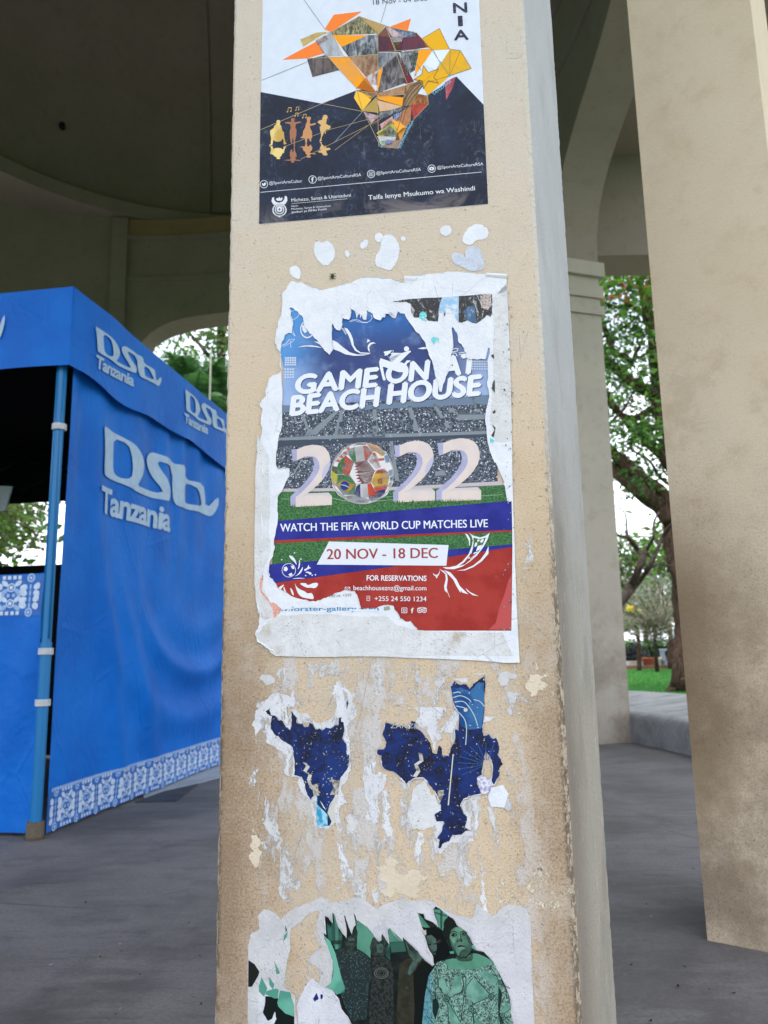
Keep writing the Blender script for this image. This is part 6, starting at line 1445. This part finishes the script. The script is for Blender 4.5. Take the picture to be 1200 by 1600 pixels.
for k in range(9):
    a = math.radians(150 + k * 17); c = zR("900,770")[0]; A.line((c[0] + 8 * math.cos(a), c[1] + 7 * math.sin(a)), (c[0] + 45 * math.cos(a), c[1] + 34 * math.sin(a)), 1.0, INK((.02, .09, .32)), 6)
A.build('fireworks', T)
A = Art(); bits(A, RP, 120, 15, 7); curl(A, zR("385,680 395,740 350,770 370,820 340,865"), 6, 7); A.poly(zR("520,975 570,970 560,1020 530,1090 520,1060"), SIL, 7); A.poly(zR("637,690 645,690 608,1090 598,1090"), SL2, 9)
A.text('ZANZI', zR("150,488")[0], zR("345,488")[0], 7, INK((.35, .38, .45)), 8, -.005)
A.poly(jag(zR("825,880 860,860 935,880 950,930 920,1000 860,1000"), 1, 3), INK((.30, .28, .50), (.62, .62, .66), 260), 8)
A.build('silver_streamers', T)['kind'] = 'stuff'
A = Art(); A.poly(zR("920,960 950,950 1030,930 1075,1000 1040,1108 940,1100 915,1040"), W_CLEAN, 8); flap(A, [zR("1040,1110")[0], zR("1075,1035")[0], zR("1098,1120")[0], zR("1070,1135")[0]], .002, W_GREY, 8)
pass; A.build('curled_flap', T)

# ---------------------------------------------------------------- poster 4: green-toned group photograph
T = thing_on_face('torn_poster', 'lowest torn poster, green-tinted group photograph with a woman in a patterned dress', 'poster')
A = Art()
outer = jag([(388, 1700), (388, 1480), (391, 1460), (405, 1452), (403, 1432), (412, 1420), (425, 1424), (440, 1436)], 1.6, 3, False, 3) + jag([(445, 1430), (470, 1415), (500, 1402), (520, 1410), (560, 1402), (590, 1420), (620, 1406), (665, 1404), (700, 1425), (738, 1434), (745, 1412), (768, 1432), (790, 1414), (826, 1418), (829, 1440)], 2.4, 3, False, 8) + [(831, 1500), (836, 1620), (840, 1700)]
h1 = jag([(455, 1450), (452, 1490), (446, 1520), (447, 1545), (462, 1560), (462, 1640), (470, 1690), (520, 1690), (512, 1640), (498, 1590), (492, 1550), (505, 1520), (480, 1500), (505, 1480), (495, 1450), (500, 1425), (480, 1430)], 2.6, 3, True, 12)
A.poly(outer, W_GREY, 2, [h1]); 
A.poly(jag(zP("420,860 470,740 540,640 640,720 690,730 830,1000 900,1250 560,1300 600,900 560,1250 430,1250"), 2, 3, True, 4), W_PULP, 2.5)
A.poly(jag([(405, 1530), (430, 1540), (440, 1700), (405, 1700)], 2, 3), W_PULP, 2.5)
A.poly(jag([(600, 1440), (640, 1415), (690, 1420), (740, 1445), (825, 1440), (833, 1620), (760, 1640), (700, 1500), (660, 1500)], 1.5, 3, True, 6), torn_white('lilac_paper', (.47, .465, .505), (.53, .525, .56), .4), 2.6)
A.build('grey_backing', T)
main = zP("630,290 650,300 640,155 665,165 690,200 702,212 700,130 715,150 745,240 775,290 808,326 808,250 788,145 800,160 825,240 850,300 865,240 880,225 862,125 880,160 886,185 970,240 1025,315 1060,355 1080,345 1083,295 1110,330 1143,378 1130,260 1145,248 1195,318")
main += zQ("120,340 150,350 150,320 200,370 265,430 300,480 380,545 395,535 385,470 345,400 320,310 330,300 298,245 290,200 262,130 310,140 320,175 385,205 425,238 395,150 385,100 402,80 440,100 500,150 540,175 570,225 640,275 670,320 700,380 720,420 780,435 850,510 900,600 940,680 985,800 990,900 1010,1000 1030,1500")
main += zP("905,1500 850,1000 820,940 770,880 750,800 720,770 700,730 645,715 690,670 700,600 700,500 670,420 635,330")
A = Art(); dk = INK((.006, .010, .010), (.012, .017, .016), 60); MJ = jag(main, .45, 2, True, 3); A.poly(MJ, dk, 4); lip(A, MJ, H_RIM, 9.5, side=1, wd=1.0, lift=.0008)
A.poly(zP("42,500 90,530 128,590 120,620 70,705 40,708"), INK((.012, .013, .012)), 4)
A.poly(jag(zP("175,780 260,790 400,900 400,1500 200,1500 240,1000 262,960 250,900 225,960 195,975 155,910 170,850"), .6, 2), INK((.006, .010, .010)), 4)
A.build('photograph', T)
A = Art(); G = lambda a, b=None, sc=120: INK(a, b, sc)
mint = G((.085, .235, .165), (.055, .165, .12), 16); mint2 = G((.07, .25, .19), (.12, .35, .27), 14); teal = G((.035, .12, .10), (.02, .07, .06), 30); dkt = G((.02, .07, .055))
for s, m, l in (("886,188 970,242 1025,316 1000,360 995,485 960,450 920,425 890,410 885,330", mint, 5), ("1133,262 1146,250 1195,320 1200,355 1150,360", mint, 5), ("1130,380 1150,360 1145,490 1115,470", teal, 5),
    ("655,215 770,290 775,330 765,400 730,420 700,370 665,330", teal, 5), ("690,210 720,215 722,345 700,350", dkt, 6), ("705,135 745,240 745,410 720,415 718,240", mint, 6), ("635,310 680,350 720,440 740,520 770,640 800,715 790,750 725,768 705,735 650,715 690,670 705,600 702,500 670,420", mint2, 6),
    ("685,345 775,345 775,375 700,375", G((.015, .03, .025)), 6), ("205,630 245,690 235,730 205,690", mint2, 5), ("145,630 190,720 165,785 125,745 125,700", mint2, 5), ("245,510 270,560 290,600 262,610 255,560", mint2, 5), ("328,225 345,265 335,285", dkt, 5), ("348,280 340,320 315,352 322,305", mint2, 5),
    ("185,740 255,720 280,730 270,795 250,800 175,765", mint2, 5), ("290,735 370,750 380,800 398,850 398,940 330,915 275,860 268,830", mint2, 5)):
    A.poly(zP(s), m, l)
for x in range(215, 330, 14): A.line(zQ(f"{268+ (x-215)*.35},{135+(x-215)*.4}")[0], zQ(f"{300+(x-215)*.55},{240+(x-215)*.1}")[0], 1.2, mint, 5)
for s, m, l in (("388,102 440,105 500,152 470,230 460,270 425,240", mint, 5), ("440,105 458,115 455,265 440,250", dkt, 6), ("395,120 490,150 488,160 395,132", dkt, 6), ("48,365 155,350 175,430 60,440", G((.03, .09, .07)), 5), ("35,250 48,255 150,350 40,360", mint, 6), ("15,470 48,370 48,500", teal, 5), ("500,432 545,428 548,448 505,450", mint2, 6), ("682,385 700,378 718,425 690,405", mint2, 6)): A.poly(zQ(s), m, l)
A.build('background_walls', T)['kind'] = 'stuff'
A = Art(); skin = G((.015, .022, .018), (.03, .045, .035), 120); sk2 = G((.03, .055, .045), (.055, .10, .08), 90)
flor = NT('floral_shirt_print', .42, .3); fv = flor.vor(330); flor.color(flor.mix(flor.step(fv, .16, .34), (.05, .14, .15), (.006, .014, .016)))
# man in floral shirt
A.poly(zP("722,430 790,395 830,480 890,415 960,450 1000,520 1010,640 985,700 965,960 850,975 810,900 760,760 795,720 740,520"), flor.m, 6)
A.poly(zP("808,330 850,300 882,235 895,280 890,370 870,400 885,425 835,480 795,400 785,350"), skin, 7); A.poly(zP("820,330 870,325 875,345 825,350"), G((.05, .08, .07)), 8); A.poly(zP("825,365 865,362 860,378 832,380"), G((.04, .05, .045)), 8)
# woman in dark top
A.poly(zP("990,400 1010,330 1030,315 1060,355 1082,345 1083,300 1125,350 1130,400 1120,450 1095,470 1030,465 1000,440"), skin, 7); A.poly(zP("1040,375 1085,370 1100,400 1085,440 1050,440"), sk2, 8)
A.poly(zP("990,490 1030,470 1095,470 1165,520 1175,560 1175,1500 985,1500 985,800 1010,640"), G((.010, .012, .012), (.03, .035, .033), 300), 6)
for rr0 in (11, 8, 4.5): A.disc(zP("1080,600")[0], rr0, G((.10, .12, .11)), 7, 18, rr0 * .8, .9)
# man with raised hand, girl behind
A.poly(zQ("120,530 190,480 250,500 330,500 385,550 350,620 320,800 290,1500 120,1500 100,900"), G((.030, .030, .020), (.02, .02, .014), 60), 6); A.poly(zQ("230,600 300,500 385,550 350,640 320,820 280,1500 200,1500 240,900"), G((.005, .007, .007)), 7)
A.poly(zQ("155,325 200,375 265,430 290,470 300,490 260,520 250,560 200,620 185,600 200,550 230,500 195,460 180,400"), sk2, 8); A.poly(zQ("160,330 200,380 262,430 250,450 200,420"), skin, 9)
A.poly(zQ("300,262 330,245 400,240 450,270 470,320 500,380 520,460 420,520 390,535 385,470 345,400 322,320"), G((.004, .006, .006)), 7); A.poly(zQ("328,310 370,300 405,330 415,400 400,460 380,450 350,390"), sk2, 8)
for s in ("345,372 372,368 370,380 348,384", "385,368 408,362 408,374 388,378", "380,432 408,428 405,440 385,442"): A.poly(zQ(s), G((.008, .012, .010)), 9)
A.poly(zQ("295,270 330,262 332,300 310,302"), G((.35, .33, .30)), 8)
A.build('people_behind', T)
# main figure: woman in a patterned dress
A = Art(); dr = NT('patterned_dress_print', .42, .3); dn = dr.noise(300, 5, .85, None, 1.0); x_, y_, z_ = dr.sep()
dc = dr.mix(dr.step(dn, .46, .54), (.008, .024, .022), (.20, .37, .31)); dl_ = dr.step(x_, fp(682, 1550)[0], fp(668, 1550)[0]); dr.color(dr.mix(dr.mul(dl_, .55), dc, (.04, .20, .30)))
A.poly(zQ("400,545 460,498 560,570 700,575 840,500 880,560 930,680 985,800 990,900 1010,1000 1030,1500 270,1500 300,980 320,780 350,620"), dr.m, 8)
plain = G((.15, .31, .25), (.08, .20, .155), 30)
for s in ("430,650 470,630 500,740 490,770 430,700", "560,590 600,600 610,720 600,745 510,780", "640,640 700,640 830,760 780,800 700,830 640,760", "870,700 900,680 900,790 860,770", "505,830 590,960 600,990 520,1000", "700,930 760,1000 700,1000", "730,600 800,580 900,650 860,700", "960,820 985,880 950,930 920,900"): A.poly(jag(zQ(s), .8, 2), plain, 9)
for s in ("490,798 610,745 690,640", "490,798 425,700 405,540", "490,798 600,985", "838,780 700,840 690,870", "838,780 710,630", "680,878 710,990", "908,672 985,720", "908,672 840,560", "838,780 930,750", "610,600 630,740 600,980", "330,930 385,985", "330,700 380,780", "400,560 400,780 430,860 400,960", "900,700 910,820 890,960 900,1100", "925,925 985,880", "925,925 1005,985", "500,850 510,1100", "700,1000 700,880", "640,620 640,840", "950,690 960,800"): A.path(zQ(s), 1.1, G((.012, .03, .026)), 10)
for s, q in (("490,798", 5), ("838,782", 4.6), ("680,878", 4.6), ("908,672", 4), ("632,718", 3), ("385,788", 4), ("925,925", 4)):
    c = zQ(s)[0]; A.disc(c, q, G((.012, .03, .026)), 11, 16); A.disc(c, q * .72, plain, 12, 14); A.disc(c, q * .48, G((.012, .03, .026)), 13, 12); A.disc(c, q * .2, plain, 14, 8)
A.poly(zQ("380,800 405,780 430,850 400,960 380,900"), G((.008, .02, .02)), 10); A.poly(zQ("895,700 925,760 905,900 940,990 905,1000 890,850"), G((.012, .035, .03)), 10)
A.poly(jag(zQ("400,545 420,510 450,500 480,540 560,580 600,600 590,620 430,590"), .8, 2), dr.m, 12)
A.build('patterned_dress', T)
A = Art(); f1_ = G((.085, .19, .135), (.055, .125, .09), 35); f2_ = G((.022, .05, .037), (.042, .09, .065), 60); f3 = G((.008, .012, .010)); f4 = G((.12, .25, .18), (.09, .2, .145), 50)
A.poly(smooth(zQ("455,500 560,480 620,500 690,440 760,455 850,505 830,530 720,570 600,575 520,560"), 1), G((.085, .24, .165), (.055, .16, .11), 14), 11)
A.poly(smooth(zQ("560,455 590,480 660,480 690,430 700,500 640,510 570,500"), 1), f2_, 12)
A.poly(smooth(zQ("512,290 530,255 575,230 625,260 660,300 672,340 688,375 678,425 650,462 610,478 580,465 552,430 528,380 515,340"), 2), f1_, 12)
A.poly(smooth(zQ("600,420 672,370 690,380 680,430 650,465 610,480 580,468"), 1), f2_, 13); A.poly(smooth(zQ("515,330 525,330 545,400 570,440 585,470 560,450 530,400"), 1), f2_, 13); A.poly(smooth(zQ("640,290 665,310 690,370 670,380 650,340"), 1), f2_, 13)
A.poly(smooth(zQ("545,250 590,240 630,268 600,275 560,268"), 1), f4, 13); A.poly(smooth(zQ("525,325 555,320 560,365 530,360"), 1), f4, 13)
for s in ("525,300 545,284 568,290 572,306 550,314 530,312", "605,290 628,278 648,288 642,302 618,306"): A.poly(smooth(zQ(s), 1), f3, 14)
for s in ("540,302 550,291 563,297 560,306", "615,296 628,286 640,292 630,300"): A.poly(smooth(zQ(s), 1), f4, 15)
for s in ((549, 299), (627, 293)): A.disc((600 + s[0] * .2, 1400 + s[1] * .2), 1.1, f3, 16, 8)
A.path(zQ("520,283 545,272 572,280"), 1.1, f3, 14); A.path(zQ("596,278 625,268 650,282"), 1.1, f3, 14)
A.poly(smooth(zQ("562,345 575,325 580,290 600,290 605,325 618,340 612,356 590,352 570,358"), 1), f2_, 14); A.poly(smooth(zQ("568,350 580,345 580,356 570,358"), 1), f3, 15); A.poly(smooth(zQ("600,345 612,342 612,354 600,354"), 1), f3, 15); A.poly(smooth(zQ("580,295 592,292 595,330 582,332"), 1), f4, 15)
A.poly(smooth(zQ("570,398 585,380 605,378 632,388 640,398 615,395 590,398"), 1), f3, 14); A.poly(smooth(zQ("572,400 600,392 640,398 625,410 600,412 580,410"), 1), f4, 15); A.path(zQ("560,370 552,390 562,420"), .8, f2_, 14)
A.poly(smooth(zQ("470,255 465,205 490,165 540,170 572,226 540,245 518,280 512,340 490,330"), 1), f3, 13); A.path(zQ("555,455 600,480 650,470"), 1.2, f3, 14)
A.build('face_and_headscarf', T)
A = Art(); bl3 = INK((.015, .02, .14)); A.poly(jag(zP("545,800 575,755 590,790 590,805 560,825"), .6, 2), bl3, 4); A.poly(jag(zP("605,765 622,770 620,800 605,805"), .6, 2), bl3, 4)
for q in (0, 1, 2): A.disc(zP("1075,290")[0], 12 - q * 3.5, INK((.36, .38, .48)), 3, 18, 13 - q * 3.5, .88)
A.build('older_print_remains', T)['kind'] = 'stuff'

# ---------------------------------------------------------------- pulp and paste left by posters pulled away
def residue(name, label, shapes, cat='paper residue'):
    t = thing_on_face(name, label, cat); A = Art()
    for P, m, l in shapes: A.poly(P, m, l)
    o = A.build('flakes', t); o['kind'] = 'stuff'; return t
def streak(cx, cy, wd, ht, sd, lean=0.0):
    rg = random.Random(sd); n = 9; L = []; Rr = []
    for i in range(n):
        t = i / (n - 1); w_ = wd * (math.sin(PI * (.12 + .76 * t)) ** .7) * rg.uniform(.35, 1.1); x = cx + lean * (t - .5) * ht + rg.uniform(-.2, .2) * wd; y = cy + (t - .5) * ht
        L.append((x - w_ / 2, y)); Rr.append((x + w_ / 2, y))
    return jag(L + Rr[::-1], min(6.0, wd * .38), 5, True, sd)
sh = []
for i, (cx, cy, wd, ht, m, ln) in enumerate(((472, 1078, 66, 50, V_GREY, 0), (440, 1060, 40, 34, V_DIRTY, 0), (505, 1045, 60, 26, V_DIRTY, 0), (548, 1110, 30, 60, V_GREY, 0), (590, 1062, 18, 50, V_GREY, 0), (648, 1062, 34, 48, V_DIRTY, 0), (688, 1075, 26, 60, V_DIRTY, 0), (612, 1085, 12, 40, V_GREY, 0),
    (574, 1180, 26, 70, V_DIRTY, 0), (583, 1235, 34, 90, V_PULP, 0), (606, 1290, 22, 110, V_PULP, 0), (640, 1270, 40, 110, V_DIRTY, 0), (655, 1330, 16, 60, V_PULP, 0), (590, 1330, 12, 70, V_GREY, 0), (536, 1330, 16, 110, V_PULP, .1), (550, 1285, 22, 60, V_GREY, 0),
    (548, 1370, 16, 26, V_PULP, 0), (420, 1290, 36, 110, V_GREY, .1), (445, 1350, 44, 120, V_GREY, .25), (400, 1330, 18, 50, W_TAN, 0), (410, 1130, 30, 70, V_GREY, 0), (395, 1215, 12, 26, V_PULP, 0), (724, 1330, 28, 110, V_GREY, .15), (750, 1360, 20, 130, V_PULP, .2), (775, 1300, 10, 80, V_GREY, .2),
    (700, 1290, 40, 60, V_DIRTY, 0), (742, 1260, 30, 50, V_DIRTY, 0), (560, 1400, 90, 40, V_GREY, 0), (660, 1405, 80, 30, V_GREY, 0), (640, 1380, 50, 40, W_TAN, 0), (610, 1370, 40, 60, W_TAN, 0), (400, 1200, 10, 18, V_DIRTY, 0), (800, 1100, 40, 36, V_GREY, 0), (835, 1070, 34, 34, W_TAN, 0))):
    sh.append((streak(cx, cy, wd, ht, 100 + i, ln), m, .6 + .02 * i))
t_ = residue('paper_residue', 'streaky white and grey paper pulp left between the navy remnants and the lowest poster', sh)
sh = []
rg = random.Random(77)
cream = V_CREAM
for i in range(220):
    u_ = rg.random(); x = 775 + 118 * u_; y = 1345 + 68 * rg.random()
    if y < 1345 + 45 * abs(math.sin(u_ * 5 + .3)) * .9 or (u_ > .93): continue
    sh.append((jag([(x, y), (x + rg.uniform(3, 11), y + rg.uniform(-3, 2)), (x + rg.uniform(2, 9), y + rg.uniform(4, 10)), (x - rg.uniform(0, 4), y + rg.uniform(2, 7))], 1.6, 2, True, i + 1), cream, .8 + i * .004))
residue('cream_paint_patch', 'flaking cream paint patch at the right edge above the lowest poster', sh, 'paint patch')
sh = []
for i, (cx, cy, wd, ht) in enumerate(((838, 1050, 10, 26), (852, 1048, 12, 20), (848, 1076, 16, 22), (862, 1084, 8, 8), (395, 1300, 14, 46), (402, 1345, 16, 30), (690, 1355, 20, 40), (826, 860, 16, 40), (818, 900, 8, 28), (380, 1205, 6, 12))): sh.append((streak(cx, cy, wd, ht, 300 + i), cream if i < 7 else V_DIRTY, .8 + .01 * i))
residue('cream_flakes', 'small cream flakes scattered on the peach face round the torn posters', sh, 'paint flakes')
